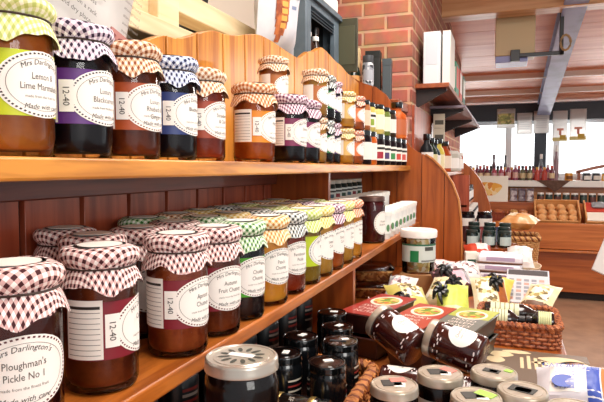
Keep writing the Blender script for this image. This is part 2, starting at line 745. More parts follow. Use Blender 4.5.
for xa, xb in zip(xs, xs[1:]):
    ins = [p for p in EPALL if xa + .002 < p[0] < xb - .002]
    mb.prism([(xa + .0015, .872), (xb - .0015, .872), (xb - .0015, ztop(xb - .0015))] + ins[::-1] + [(xa + .0015, ztop(xa + .0015))], 2.42, 2.44, EPW, 'xz')
    mb.box((xa, 2.426, .872), (xb, 2.438, min(ztop(xa), ztop(xb)) - .003), mat('#6b3214', .6))
ep = mb.build('end_panel', su)
mb = MB()
for (a, b), (c, d) in zip(EPL, EPL[1:]):
    n = Vector((d - b, 0, a - c)).normalized() * -1
    mb.add([(a, 2.414, b), (c, 2.414, d), (c, 2.452, d), (a, 2.452, b), (a + n.x * .006, 2.414, b + n.z * .006), (c + n.x * .006, 2.414, d + n.z * .006), (c + n.x * .006, 2.452, d + n.z * .006), (a + n.x * .006, 2.452, b + n.z * .006)],
           [(0, 1, 5, 4), (4, 5, 6, 7), (7, 6, 2, 3), (0, 3, 2, 1)], wood('#c98440', '#a8622a', 'z', .6, 0, 6))
mb.build('edge_strip', ep)
# the table the whole display stands on
tb = thing('display_table', 'long orange wooden table along the shop, crowded with groceries below the shelves', 'table', (0, 0, 0))
mb = MB()
mb.box((-.72, -.1, .846), (.138, 2.69, .870), ORANGE)
mb.box((-.43, 2.69, .846), (.138, 3.15, .870), ORANGE)
mb.build('table_top', tb, bevel=.004)
mb = MB()
mb.box((-.70, -.08, .0), (.10, 2.66, .846), wood('#a9542a', '#83391a', 'z', .4, .2, 6))
mb.build('table_base', tb)
# second shelf unit, beyond the first
s2 = thing('display_shelf', 'second curved wooden shelf unit beyond the first, holding bottles and little jars', 'shelf unit', (0, 0, 0))
mb = MB()
mb.box((-.436, 2.75, 1.262), (-.27, 3.8, 1.28), ORANGE)
mb.build('upper_shelf', s2, bevel=.002)
mb = MB()
mb.box((-.436, 3.09, 1.09), (-.2, 3.8, 1.105), ORANGE)
mb.build('lower_shelf', s2, bevel=.002)
mb = MB()
mb.box((-.436, 3.09, .975), (-.17, 3.8, .99), ORANGE)
mb.build('lower_shelf', s2, bevel=.002)
mb = MB()
mb.box((-.436, 2.72, .872), (-.425, 3.8, 1.6), DARKWOODZ)
mb.build('back_panel', s2)
mb = MB()
mb.prism([(-.436, 0), (-.09, 0), (-.095, .98), (-.104, 1.062), (-.135, 1.16), (-.17, 1.23), (-.215, 1.29), (-.26, 1.33), (-.308, 1.354), (-.34, 1.38), (-.37, 1.45), (-.436, 1.5)], 3.8, 3.825, wood('#b4622a', '#8e4416', 'z', .35, .3, 6), 'xz')
mb.build('end_panel', s2, bevel=.002)
mb = MB()
mb.box((-.425, 3.09, .872), (-.19, 3.105, 1.262), DARKWOODZ)
mb.box((-.42, 3.17, 0), (-.14, 3.79, .975), DARKWOODZ)
mb.build('plinth', s2)

# ------------------------------------------------------------------ gingham topped jars
G_MAROON = gingham('#43161c', '#d8b2ae', '#faf3ee')
G_LIME = gingham('#b9c468', '#d8dc98', '#f4f3d8')
G_PURPLE = gingham('#2c1834', '#cabacb', '#faf5f8')
G_ORANGE = gingham('#8e4a26', '#deb692', '#f8eedd')
G_NAVY = gingham('#182450', '#b4c0da', '#f8fafc')
G_TAN = gingham('#a3623a', '#e4c4a2', '#f8efe0')
G_GREEN = gingham('#2e6a2c', '#b2d0a6', '#f5f8ee')
G_YELLOW = gingham('#cf9f3e', '#e8d296', '#f7f0da')
G_BLACK = gingham('#1c1f1e', '#b4bab6', '#f5f6f2')
G_PLUM = gingham('#5c2244', '#c8a8b8', '#f7eff2')
BANDMAT = mat('#3a2a22', .6)
JAMS = {}


def jam(c, c2=None):
    return mat(c, .35, coat=.001, noise=(45, c2 or c, .35, .68))


def jar(label, x, y, z, az, cloth, jamc, band, lines, R=.0375, H=.15, disc=True, panel=True, sticker=True, fine=True,
        group='gingham topped jam jars', white=False, name='jam_jar', cat='jam jar', ring='#3a3230'):
    k, h = R / .0375, H / .15
    az = math.radians(az)
    t = thing(name, label, cat, (x, y, z), 0, group)
    P = lambda pr: [(r * k, q * h) for r, q in pr]
    n = 40 if fine else 24
    MB().lathe(P([(.0, .0), (.031, .0), (.0352, .002), (.0375, .008), (.0375, .106), (.0368, .113), (.0345, .120), (.033, .124), (.033, .134)]), GL, n).build('glass', t)
    MB().lathe(P([(0, .0055), (.026, .0055), (.0325, .008), (.0358, .0135), (.0366, .020), (.0366, .106), (.0358, .113), (.033, .121), (0, .123)]), jamc, n).build('jam', t)
    # gingham cloth, tied round the neck
    sd = rnd.random() * 6
    tw = rnd.uniform(-.14, .14)
    prof = P([(0, .1485), (.014, .1492), (.027, .149), (.0350, .1480), (.0388, .1455), (.0406, .1415), (.0408, .1375), (.0390, .1330), (.0350, .1293), (.0351, .1268), (.0382, .1225), (.0405, .1170), (.0420, .1125), (.0430, .1080)])

    def cl(r, q, a, j):
        if j < 3:
            return r, q + .0008 * k * math.sin(2 * a + sd)
        if j < 9:
            e = 1 if j > 4 else .4
            w = e * (.010 * math.sin(9 * a + sd) + .013 * math.sin(19 * a + 2 * sd))
            return r * (1 + w), q + .0013 * k * math.sin(3 * a + sd)
        u = (j - 8) / 5
        p = ((a / (PI / 2) + tw) % 1) * 2 - 1            # the four corners of the square cloth
        c4 = 1 - 2 * abs(p)
        return r * (1 + u * (.016 * math.sin(13 * a + sd) + .022 * c4)), q - u * k * (.0058 * c4 + .0018 * math.sin(9 * a + sd))
    fc = MB().lathe(prof, cloth, 64 if fine else 32, uvarc=True, fn=cl).build('fabric_cover', t, angle=180)
    MB().tube([(.0356 * k * math.cos(a * PI / 14), .0356 * k * math.sin(a * PI / 14), .1281 * h) for a in range(28)], .0011 * k, BANDMAT, 6, True).build('elastic_band', fc)
    if disc:
        d = MB()
        d.cyl(.0225 * k, .1494 * h, .1502 * h, PAPER, 32)
        d.lathe([(.0252 * k, .1494 * h), (.0252 * k, .1500 * h), (.0262 * k, .1500 * h), (.0262 * k, .1494 * h)], INK, 32)
        d.build('lid_sticker', fc)
    lb = MB()
    z0, z1, zc = .037 * h, .096 * h, .0665 * h
    rr = R + .0002
    o = math.radians
    if band:
        lb.patch(rr, az - o(140), az + o(70), z0, z1, band, 28)
    if panel:
        lb.patch(rr + .0002, az - o(140), az - o(80), z0 + .001, z1 + .002, PAPER, 10)
        if fine:
            for q in range(9):
                lb.patch(rr + .0004, az - o(136), az - o(84), z0 + (.005 + q * .0054) * h, z0 + (.0056 + q * .0054) * h, GREYINK, 8)
            lb.patch(rr + .0004, az - o(136), az - o(84), z1 - .007 * h, z1 - .004 * h, INK, 8)
    hw, hh = .043 * k, .0305 * h
    lb.oval(rr + .0006, az, zc, hw, hh, WHITE)
    lb.oval(rr + .0008, az, zc, hw * .955, hh * .955, mat(ring, .6), 120 if fine else 64, .95, True)
    if fine:
        lb.oval(rr + .0008, az, zc, hw * .80, hh * .80, GREYINK, 48, .985)
    B = dict(bend=rr + .0008, az=az)
    lb.text("Mrs Darlington's", .0066 * k, INK, x=0, y=zc + .0185 * h, shear=.25, arch=.042, **B)
    for q, s in enumerate(lines):
        lb.text(s, .0084 * k, INK if not fine else mat('#4a4642', .6), x=0, y=zc + (.0045 - .0095 * q) * h, sx=.82, **B)
    if fine:
        lb.text('made from the finest fruit', .0036 * k, GREYINK, x=0, y=zc - .0125 * h, **B)
        lb.text('Made with care', .0064 * k, INK, x=0, y=zc - .0225 * h, shear=.3, **B)
    lo = lb.build('label', t)
    if sticker:
        s = MB()
        a = az - o(66)
        s.patch(rr + .0009, a - o(11), a + o(11), zc - .017 * h, zc + .017 * h, WHITE, 6)
        # date printed sideways
        gv, gf = glyphs('12-40')
        s.add([((rr + .0013) * math.cos(a + gy * .009 * k / rr - .08), (rr + .0013) * math.sin(a + gy * .009 * k / rr - .08), zc - gx * .009 * k) for gx, gy in gv], gf, INK)
        s.build('date_sticker', lo)
    return t


J_BLACK, J_RED, J_AMBER = jam('#150b11'), jam('#7c2612', '#a23c1a'), jam('#a0521c', '#c47428')
J_BROWN, J_GOLD, J_DEEP = jam('#54200f', '#823a18'), jam('#d88a20', '#eaaa3c'), jam('#471810', '#642414')
J_PALE, J_ORANGE = jam('#d9a548', '#c08a30'), jam('#a84418', '#cc6a22')
BAND = lambda c: mat(c, .45)
UZ = 1.3102
jar('large jar with lime green label and yellow gingham top, first on the upper shelf', -.437, .402, UZ, 2, G_LIME, J_AMBER, BAND('#c2d012'), ['Lemon &', 'Lime Marmalade'], H=.147, panel=False, sticker=False)
jar('dark jam jar with purple label and purple gingham top on the upper shelf', -.441, .4905, UZ, 4, G_PURPLE, J_BLACK, BAND('#5c2b7c'), ['Luxury', 'Blackcurrant'], H=.143, ring='#2c1a3a')
jar('jar with rust label and orange brown gingham top, third on the upper shelf', -.446, .589, UZ, 0, G_ORANGE, J_BROWN, BAND('#a84a1c'), ['Luxury', 'Rhubarb &', 'Ginger'], H=.143, ring='#7a3a20')
jar('dark jam jar with navy blue label and navy gingham top on the upper shelf', -.453, .689, UZ, 6, G_NAVY, J_BLACK, BAND('#2a3c78'), ['Blueberry'], H=.145, ring='#26345e')
jar('jar with brick red label and tan gingham top, fifth on the upper shelf', -.456, .780, UZ, 2, G_TAN, J_RED, BAND('#9a3a1a'), ['Strawberry', '& Cider'], ring='#7a2a18', H=.143)
jar('jar with bright orange label and orange gingham top, sixth on the upper shelf', -.436, .935, UZ, 8, gingham('#b05a28', '#e0aa7c', '#f6e8d4'), J_ORANGE, BAND('#e28c1c'), ['Apricot'], R=.038, H=.142, ring='#d08a40')
jar('nearer of the two dark jars with plum label and plum gingham top', -.43, 1.088, UZ, 0, G_PLUM, J_BLACK, BAND('#7c2452'), ['Damson'], H=.140, ring='#9a5878')
jar('farther dark plum label jar, half hidden behind its twin', -.43, 1.178, UZ, 0, G_PLUM, J_BLACK, BAND('#7c2452'), ['Damson'], H=.139, ring='#9a5878')
# smaller jars, stacked two high beyond
SM = dict(R=.0295, fine=False, disc=False, sticker=False, group='small gingham jars stacked two high')


def pair(x, y, h, cloth, jm, band, word, col, what, az=0, cloth2=None):
    jar('lower small jar with %s label under another on the upper shelf' % what, x, y, UZ, az, cloth, jm, BAND(band), [word], H=h, **SM)
    jar('small jar with %s label stacked on top of another on the upper shelf' % what, x + .003, y - .002, UZ + h, az, cloth2 or cloth, jm, BAND(band), [word], H=h, **SM)


pair(-.43, 1.255, .109, G_TAN, J_PALE, '#b06a34', 'Ginger', 0, 'light brown')
pair(-.432, 1.322, .107, G_BLACK, J_BLACK, '#1f7a3c', 'Mint', 0, 'emerald green')
pair(-.435, 1.389, .105, G_PLUM, J_BLACK, '#4a2a5c', 'Sloe', 0, 'dusky purple')
pair(-.425, 1.487, .098, G_YELLOW, J_GOLD, '#e0b868', 'Lemon', 0, 'pale yellow', 6)
pair(-.425, 1.592, .098, gingham('#c0583a', '#e4a890', '#f6e6da'), J_ORANGE, '#d9743a', 'Peach', 0, 'coral orange', 6)
jar('tan topped jar standing behind the plum jars, under a second one', -.525, 1.235, UZ, 0, G_TAN, J_AMBER, BAND('#b06a34'), ['Quince'], H=.125, R=.034, fine=False, disc=False, sticker=False)
jar('tan topped jar stacked second high behind the plum jars', -.525, 1.235, UZ + .125, 0, G_TAN, J_AMBER, BAND('#b06a34'), ['Quince'], H=.125, R=.034, fine=False, disc=False, sticker=False)

# lower shelf, front row
LZ = 1.0702
MAR = BAND('#7c1626')
jar('white labelled pickle jar with maroon gingham top, nearest on the lower shelf', -.387, .352, LZ, -32, G_MAROON, J_DEEP, None, ["Ploughman's", 'Pickle No 1'], panel=False, sticker=False, ring='#5a1a22', H=.152)
jar('maroon jar showing its white nutrition panel, second in the lower front row', -.402, .477, LZ, 32, G_MAROON, J_BROWN, MAR, ['Chutney'], ring='#5a1a22')
jar('maroon label jar of apricot chutney with maroon gingham top', -.387, .600, LZ, -4, G_MAROON, jam('#84361a', '#b0582a'), MAR, ['Apricot', 'Chutney'], ring='#5a1a22')
jar('maroon gingham jar with large white oval label, fourth in the lower front row', -.386, .690, LZ, -22, G_MAROON, J_BROWN, MAR, ['Autumn', 'Fruit Chutney'], ring='#5a1a22', sticker=False)
jar('jar with green gingham top and bright green label', -.387, .776, LZ, -18, G_GREEN, J_BLACK, BAND('#4aa81c'), ['Chunky', 'Chutney'], ring='#5a1a22', sticker=False)
jar('golden jar with yellow and orange gingham top in the lower front row', -.386, .873, LZ, -24, gingham('#c8803a', '#e8c890', '#f8efd8'), J_GOLD, None, ['Peach', 'Chutney'], sticker=False, panel=False, ring='#3a2a3a')
jar('jar with black and white gingham top in the lower front row', -.386, .962, LZ, -22, G_BLACK, J_RED, None, ['Farmhouse', 'Pickle'], sticker=False, panel=False)
jar('jar with lime yellow label and pale lime gingham top on the lower shelf', -.386, 1.052, LZ, 14, gingham('#a8c04a', '#d2dc94', '#f0f2d2'), jam('#8a6a18', '#a8842c'), BAND('#b8cc18'), ['Piccalilli'], sticker=False, panel=False)
FR = dict(fine=False, sticker=False, panel=False, disc=True)
jar('jar with plain yellow gingham top, just beyond the lime label jar', -.386, 1.137, LZ, -10, gingham('#d8b848', '#ecd998', '#f7f0c8'), J_PALE, None, ['Lemon', 'Curd'], **FR)
jar('jar with purple gingham top among yellow ones in the lower front row', -.386, 1.222, LZ, -10, G_PLUM, J_ORANGE, None, ['Orange', 'Curd'], **FR)
jar('jar with yellow gingham top next to the purple topped one', -.386, 1.307, LZ, -10, gingham('#c8c050', '#e0dc98', '#f4f2cc'), J_PALE, None, ['Lime', 'Curd'], **FR)
jar('jar with coral gingham top, last before the bare lidded pickle jar', -.386, 1.392, LZ, -10, gingham('#d0602c', '#eaa888', '#f8e4d4'), J_GOLD, None, ['Passion', 'Curd'], **FR)
# rows behind
BK = dict(fine=False, sticker=False, panel=False, disc=True, group='jars in the back rows of the lower shelf')
YEL = gingham('#cfa94a', '#e6d096', '#f6efd0')
PLIME = gingham('#a8bc58', '#d0da98', '#eef0d0')
for lab, y, g in (('maroon gingham jar behind the nutrition panel jar', .555, G_MAROON), ('second maroon gingham jar of the row behind the front jars', .645, G_MAROON),
                  ('third maroon gingham jar of the row behind the front jars', .735, G_MAROON), ('green gingham jar in the second row behind the golden jar', .826, G_GREEN),
                  ('yellow gingham jar in the second row behind the black topped jar', .917, YEL), ('black gingham jar in the second row behind the lime label jar', 1.008, G_BLACK),
                  ('pale lime gingham jar in the second row behind the yellow tops', 1.10, PLIME), ('yellow gingham jar in the second row behind the purple topped jar', 1.19, YEL),
                  ('plum gingham jar in the second row near the upright', 1.28, G_PLUM), ('lime gingham jar in the second row right before the upright', 1.37, PLIME)):
    jar(lab, -.478, y, LZ, -20, g, J_BROWN, None, ['Chutney'], **BK)
for lab, y, g in (('dark maroon gingham jar against the back panel, nearest of its row', .60, G_MAROON), ('green gingham jar against the back panel', .772, G_GREEN),
                  ('orange gingham jar against the back panel', .868, G_ORANGE), ('yellow gingham jar against the back panel', .962, YEL), ('black gingham jar against the back panel', 1.055, G_BLACK),
                  ('lime gingham jar against the back panel', 1.147, PLIME), ('tan gingham jar against the back panel', 1.24, G_TAN), ('pale yellow gingham jar against the back panel by the upright', 1.335, YEL)):
    jar(lab, -.562, y, LZ, -20, g, J_DEEP, None, ['Chutney'], **BK)

# ------------------------------------------------------------------ metal lidded jars
def lid_jar(name, label, cat, R, H, lidm, bodym, loc=(0, 0, 0), rz=0, M=None, group=None, marks=None, side=None, glassy=True, sticker=None, dots=False):
    t = thing(name, label, cat, loc, rz, group, M)
    hl = .0125
    nz = H - hl
    if glassy:
        MB().lathe([(0, 0), (R * .86, 0), (R * .94, .002), (R, .008), (R, nz - .016), (R * .97, nz - .009), (R * .88, nz - .002), (R * .86, nz), (R * .86, H - .003)], GL, 36).build('glass', t)
        MB().lathe([(0, .005), (R * .84, .005), (R * .96, .014), (R * .965, nz - .017), (R * .9, nz - .006), (R * .84, nz), (0, nz)], bodym, 36).build('contents', t)
    else:
        MB().lathe([(0, 0), (R * .9, 0), (R * .97, .002), (R, .006), (R, nz - .012), (R * .96, nz - .005), (R * .9, nz), (R * .86, H - .003), (0, H - .003)], bodym, 36).build('body', t)
    ld = MB()
    r = R * .985
    ld.lathe([(r * .96, nz - .001), (r * 1.01, nz - .001), (r * 1.015, nz + .001), (r, nz + .003), (r, H - .004), (r * .985, H - .0015), (r * .95, H), (r * .91, H), (r * .885, H - .0014), (r * .78, H - .0016), (r * .76, H - .0008), (0, H - .0006)], lidm, 44)
    if dots:
        for k in range(12):
            a = 2 * PI * k / 12
            c, s_ = math.cos(a), math.sin(a)
            el = [(  .0066 * math.cos(b) * r / .04, .0027 * math.sin(b) * r / .04) for b in [PI * q / 5 for q in range(10)]]
            ld.add([(r * .48 * c + x * c - y * s_, r * .48 * s_ + x * s_ + y * c, H - .0004) for x, y in el], [tuple(range(10))], mat('#3a4038', .4))
    lo = ld.build('lid', t)
    if sticker:
        sm = MB()
        for (x, y, w, h, a, m) in sticker:
            sm.box((-w * R / 2, -h * R / 2, 0), (w * R / 2, h * R / 2, .0007), m, T(x * R, y * R, H - .0004 if m is not PINKST and m is not GREENST else H - .0002, 0, 0, a))
        sm.build('lid_sticker', lo)
    if side:
        lb = MB()
        side(lb, R + .0004, H)
        lb.build('label', t)
    return t


PINKST, GREENST = mat('#e0877a', .6), mat('#a5d65a', .6)
DKST = mat('#3c3c38', .6)
DARKJAM = jam('#160a0a', '#24100e')
WOK = wood('#a8693a', '#7c4522', 'x', .7, 0, 14)
WICK = mat('#cf8a4e', .6, noise=(60, '#a5662e', .4, .65))
WICKD = mat('#8a4a2c', .6, noise=(60, '#6b351e', .4, .65))


def rope(mb, path, R, m, closed=False, turns=60, r=.0046, strands=3):
    pts = [Vector(p) for p in path]
    if closed:
        pts.append(pts[0])
    # resample
    L = [0]
    for a, b in zip(pts, pts[1:]):
        L.append(L[-1] + (b - a).length)
    N = max(24, int(L[-1] / .0035))
    for q in range(strands):
        out = []
        for i in range(N + (0 if closed else 1)):
            d = L[-1] * i / N
            k = max(j for j in range(len(L)) if L[j] <= d + 1e-9)
            k = min(k, len(pts) - 2)
            tt = (d - L[k]) / max(1e-9, L[k + 1] - L[k])
            p = pts[k].lerp(pts[k + 1], tt)
            t = (pts[k + 1] - pts[k]).normalized()
            n1 = t.cross(Vector((0, 0, 1))).normalized()
            n2 = t.cross(n1)
            w = 2 * PI * (d * turns + q / strands)
            out.append(p + n1 * (R * math.cos(w)) + n2 * (R * math.sin(w)))
        mb.tube(out, r, m if q % 3 else WICKD, 5, closed)
    return mb


def basket(label, x0, y0, x1, y1, z0, h, m, m2, rz=0, flare=.0, rimR=.006, name='wicker_basket', cat='basket', cen=None, gap=.014, turns=45):
    cx, cy = cen or ((x0 + x1) / 2, (y0 + y1) / 2)
    t = thing(name, label, cat, (cx, cy, z0), rz)
    hx, hy = (x1 - x0) / 2, (y1 - y0) / 2
    c = min(hx, hy) * .28

    def ring(z, grow=0):
        f = 1 + flare * z / h
        X, Y = hx * f + grow, hy * f + grow
        out = []
        for (sx, sy, a0) in ((1, 1, 0), (-1, 1, 90), (-1, -1, 180), (1, -1, 270)):
            for k in range(6):
                a = math.radians(a0 + 18 * k)
                out.append((sx * (X - c) + c * math.cos(a), sy * (Y - c) + c * math.sin(a), z))
        return out
    b = MB()
    b.add([(x * .98, y * .98, .004) for x, y, z in ring(0)] + [(x * .98, y * .98, .0) for x, y, z in ring(0)], [tuple(range(24)), tuple(range(47, 23, -1))] + [(i, i + 24, (i + 1) % 24 + 24, (i + 1) % 24) for i in range(24)], m2)
    b.build('base', t)
    wv = MB()
    # stakes and woven rows
    r0, r1 = ring(0), ring(h)
    pts0, pts1 = [], []
    for i in range(24):
        a0, b0 = Vector(r0[i]), Vector(r0[(i + 1) % 24])
        a1, b1 = Vector(r1[i]), Vector(r1[(i + 1) % 24])
        n = max(1, round((b0 - a0).length / gap))
        for k in range(n):
            pts0.append(a0.lerp(b0, k / n))
            pts1.append(a1.lerp(b1, k / n))
    for p, q in zip(pts0, pts1):
        wv.tube([p, q], .0026, m2, 5)
    rows = max(2, int(h / .0085))
    for j in range(rows):
        tt = (j + .5) / rows
        path = []
        for i, (p, q) in enumerate(zip(pts0, pts1)):
            v = p.lerp(q, tt)
            n = Vector((v.x / hx, v.y / hy, 0))
            n.normalize()
            path.append(v + n * (.0032 if (i + j) % 2 else -.0032))
        wv.tube(path, .0036, m, 5, True)
    wv.build('woven_wall', t)
    rope(MB(), [Vector(p) for p in ring(h + rimR * .6)], rimR, m, True, turns).build('rim', t)
    return t


# --- jars standing in the front basket
bk1 = basket('wicker basket of silver lidded jars at the front of the table', -.199, .725, .137, .955, .8703, .036, WICK, WICKD, rimR=.0075, turns=48)
JZ = .8745


def white_side(lb, r, H):
    lb.patch(r, math.radians(-170), math.radians(20), .012, H - .034, mat('#d8d2c4', .6), 20)
    for q in range(5):
        lb.patch(r + .0003, math.radians(-130), math.radians(-40), .02 + q * .011, .024 + q * .011, GREYINK, 10)


ST1 = [(-.12, .06, .80, .62, .4, DKST), (.24, -.06, .46, .44, .15, WHITE)]
for lab, x, y, st, hh, sd in (
        ('silver lidded jar with pink and white stickers, nearest the wicker rim', -.150, .80, ST1 + [(.06, .44, .66, .40, .5, PINKST)], .1105, None),
        ('silver lidded jar with a pale paper label and a pink lid sticker', -.092, .870, ST1 + [(.3, .42, .66, .42, -.5, PINKST)], .1105, white_side),
        ('silver lidded jar with a lime green sticker across its lid', -.035, .795, ST1 + [(.34, .3, .76, .5, -.5, GREENST)], .1105, None),
        ('silver lidded jar with green corner sticker, behind the lime stickered one', -.014, .905, [(-.1, .0, .7, .42, -.3, DKST), (-.02, -.04, .34, .3, -.2, WHITE), (.6, .2, .34, .3, -.4, GREENST)], .1105, None),
        ('silver lidded jar with one dark label and white square on its lid', .026, .842, [(0, 0, 1.0, .62, -.35, DKST), (.02, -.05, .6, .42, -.3, WHITE)], .1105, None),
        ('silver lidded jar by the table edge, next to the blue packet', .088, .798, [(0, 0, .5, .4, -.2, DKST)], .1105, None)):
    lid_jar('preserve_jar', lab, 'jar', .0355, hh, STEELGOLD, DARKJAM, (x, y, JZ), 0, None, 'silver lidded jars', side=sd, sticker=st)

# the two tumbled jars


def flower_side(lb, r, H):
    lb.oval(r, 0, H * .38, .029, .025, WHITE)
    lb.text('Chutney', .008, GREYINK, bend=r + .0003, az=0, y=H * .42)
    lb.text('made by hand', .0045, GREYINK, bend=r + .0003, az=0, y=H * .36)
    for k in range(46):
        a, z = rnd.uniform(-2.2, 2.2), rnd.choice([rnd.uniform(.006, .02), rnd.uniform(H - .034, H - .022)])
        if abs(a) < .7 and .02 < z < H - .034:
            continue
        lb.oval(r + .0002, a, z, .0034, .0013, mat('#e8dede', .6), 8)


def lying(label, p0, p1, R, H, roll, group='tumbled dark jars'):
    d = (Vector(p1) - Vector(p0)).normalized()
    M = axis_M(p0, Vector(p0) + d, roll)
    return lid_jar('chutney_jar', label, 'jar', R, H, STEELGOLD, mat('#35100f', .2, coat=.5), M=M, group=group, side=flower_side, glassy=False)


def roll_to(p0, p1, want):
    """roll that turns the label side (local +x) towards the wanted direction"""
    M = axis_M(p0, p1).to_3x3()
    w = M.transposed() @ Vector(want)
    return math.atan2(w.y, w.x)


V = Vector
for k, (xa, xb, yy) in enumerate(((-.215, -.125, 1.015), (-.118, -.035, 1.008))):
    lying(['dark jar lying flat beneath the left tumbled jar', 'dark jar lying flat beneath the right tumbled jar'][k], V((xa, yy, .9015)), V((xb, yy, .9015)), .0305, xb - xa, [1.2, 2.4][k], 'dark jars lying under the tumbled ones')
a0, a1 = at(417, 350, Y=1.06), at(382, 323, Y=1.10)
lying('tumbled dark jar with white oval label, lid up against the red tub', a0, a1, .037, .105, roll_to(a0, a1, (.9, -.6, .7)))
a0, a1 = at(483, 357, Y=1.05), at(441, 341, Y=1.07)
lying('tumbled dark jar with white oval label beside the grey tub', a0, a1, .037, .105, roll_to(a0, a1, (.6, -.6, .9)))

# --- black jars under the lower shelf
bk2 = basket('wicker basket with braided rim holding the black lidded jars', -.412, .592, -.2265, 1.02, .8703, .05, WICK, WICKD, rimR=.0085, gap=.016, turns=42)


def star_side(lb, r, H):
    for q, c in enumerate(('#c8bfae', '#8c2a22', '#c8bfae')):
        lb.patch(r, -.5, .4, H * .60 - q * .009, H * .60 - q * .009 + .003, mat(c, .5), 10)


BG = 'black lidded jars under the lower shelf'
blk = [('black lidded jar with a white lid tag, standing beyond the braided basket', -.362, 1.180, .11, 0), ('black lidded jar just outside the far end of the braided basket', -.322, 1.085, .108, 0),
       ('black lidded jar at the far right inside the braided basket', -.281, .968, .112, 0), ('black lidded jar behind the fallen gold banded one', -.281, .886, .10, 0),
       ('black lidded jar at the far left inside the braided basket', -.360, .972, .112, 0), ('black lidded jar left of the one behind the fallen jar', -.361, .888, .106, 0),
       ('black lidded jar in the left column behind the big silver lid', -.360, .722, .106, 0)]
for i, (lab, x, y, h, _) in enumerate(blk):
    lid_jar('relish_jar', lab, 'jar', .0335, h, SHINYBLACK, mat('#0d0f12', .2, coat=.6), (x, y, .8745 if y < 1.03 else .8705), rnd.uniform(-.5, .5), None, BG, side=star_side, glassy=False,
            sticker=[(.1, .1, .5, .34, .3 + i, WHITE)] if i != 2 else [(.2, .3, .4, .26, .5, WHITE), (-.1, -.1, .9, .2, .1, mat('#2c3238', .4))])
# fallen jar with gold band, and two black lids in front
a0, a1 = V((-.350, .806, .9085)), V((-.250, .806, .9085))
t = thing('relish_jar', 'fallen black jar with gold bands lying on its side', 'jar', M=axis_M(a0, a1))
MB().lathe([(0, 0), (.03, 0), (.033, .004), (.033, .078), (.029, .084), (0, .084)], mat('#14100e', .2, coat=.6), 32).build('body', t)
b = MB()
for z in (.010, .066):
    b.lathe([(.0331, z), (.0336, z + .001), (.0336, z + .008), (.0331, z + .009)], GOLD, 32)
b.text('SPICED', .012, mat('#b8b0a4', .5), bend=.0337, az=roll_to(a0, a1, (.4, -.7, .8)), y=.036)
b.build('gold_band', t)
MB().lathe([(.029, .084), (.0325, .084), (.0325, .097), (.03, .099), (0, .099)], SHINYBLACK, 32).build('lid', t)
lid_jar('relish_jar', 'black lidded jar with white tag, nearest in the braided basket', 'jar', .0315, .088, SHINYBLACK, mat('#0d0f12', .2, coat=.6), (-.276, .713, .8745), .2, None, BG, side=star_side, glassy=False, sticker=[(.25, .1, .5, .4, .5, WHITE)])
lid_jar('relish_jar', 'black lidded jar beside the big silver lidded jar', 'jar', .0335, .10, SHINYBLACK, mat('#0d0f12', .2, coat=.6), (-.355, .645, .8745), .2, None, BG, side=star_side, glassy=False)

# big jar stacked on a black one, close to the lens of the shopper
lid_jar('relish_jar', 'black jar carrying the big silver lidded jar', 'jar', .038, .112, SHINYBLACK, mat('#0d0f12', .2, coat=.6), (-.271, .545, .8705), .2, None, BG, glassy=False)
lid_jar('preserve_jar', 'big dark jar with flower stamped silver lid, nearest below the shelf', 'jar', .041, .112, SILVER, jam('#130a0a', '#1e0f0e'), (-.271, .545, .9828), 0, None, dots=True,
        sticker=[(0, 0, .72, .24, 0, WHITE)])

# black bottles at the back under the shelf
for i in range(7):
    for j, x in enumerate((-.458, -.54)):
        y = .60 + i * .104 + j * .03
        if y > 1.29:
            continue
        o = thing('sauce_bottle', ('red banded black sauce bottle in the front row, %s from the upright' if j == 0 else 'red banded black sauce bottle in the back row, %s from the upright')
                  % ['seventh', 'sixth', 'fifth', 'fourth', 'third', 'second', 'first'][i], 'bottle', (x, y, .8705), -.2, 'black sauce bottles under the lower shelf')
        MB().lathe([(0, 0), (.031, 0), (.033, .003), (.033, .118), (.029, .132), (.016, .142), (.015, .150), (0, .150)], mat('#0c0f13', .35, coat=.15), 28).build('body', o)
        MB().lathe([(.0155, .146), (.0175, .146), (.0175, .166), (.016, .168), (0, .168)], SHINYBLACK, 24).build('cap', o)
        lb = MB()
        for z, c in ((.106, '#7c2620'), (.098, '#8f8880'), (.089, '#7c2620'), (.076, '#8f8880')):
            lb.patch(.0334, -.55, .35, z, z + .0045, mat(c, .5), 12)
        lb.patch(.0334, -.4, .1, .04, .058, mat('#77736c', .5), 8)
        lb.build('label', o)
for i in range(5):
    y = 1.40 + i * .07
    o = thing('sauce_bottle', 'dark bottle deep in the shade beyond the upright, ' + ['nearest to it', 'second from it', 'third from it', 'fourth from it', 'fifth from it'][i], 'bottle', (-.5, y, .8705), 0, 'dark bottles beyond the upright')
    MB().lathe([(0, 0), (.027, 0), (.029, .003), (.029, .1), (.012, .125), (.011, .14), (0, .14)], mat('#2a120e', .25, coat=.5), 24).build('body', o)
    MB().lathe([(.0115, .136), (.0135, .136), (.0135, .158), (0, .158)], SHINYBLACK, 20).build('cap', o)
    lb = MB()
    lb.patch(.0294, -1.6, .6, .03, .075, mat('#6d2a1e', .5), 12)
    lb.build('label', o)

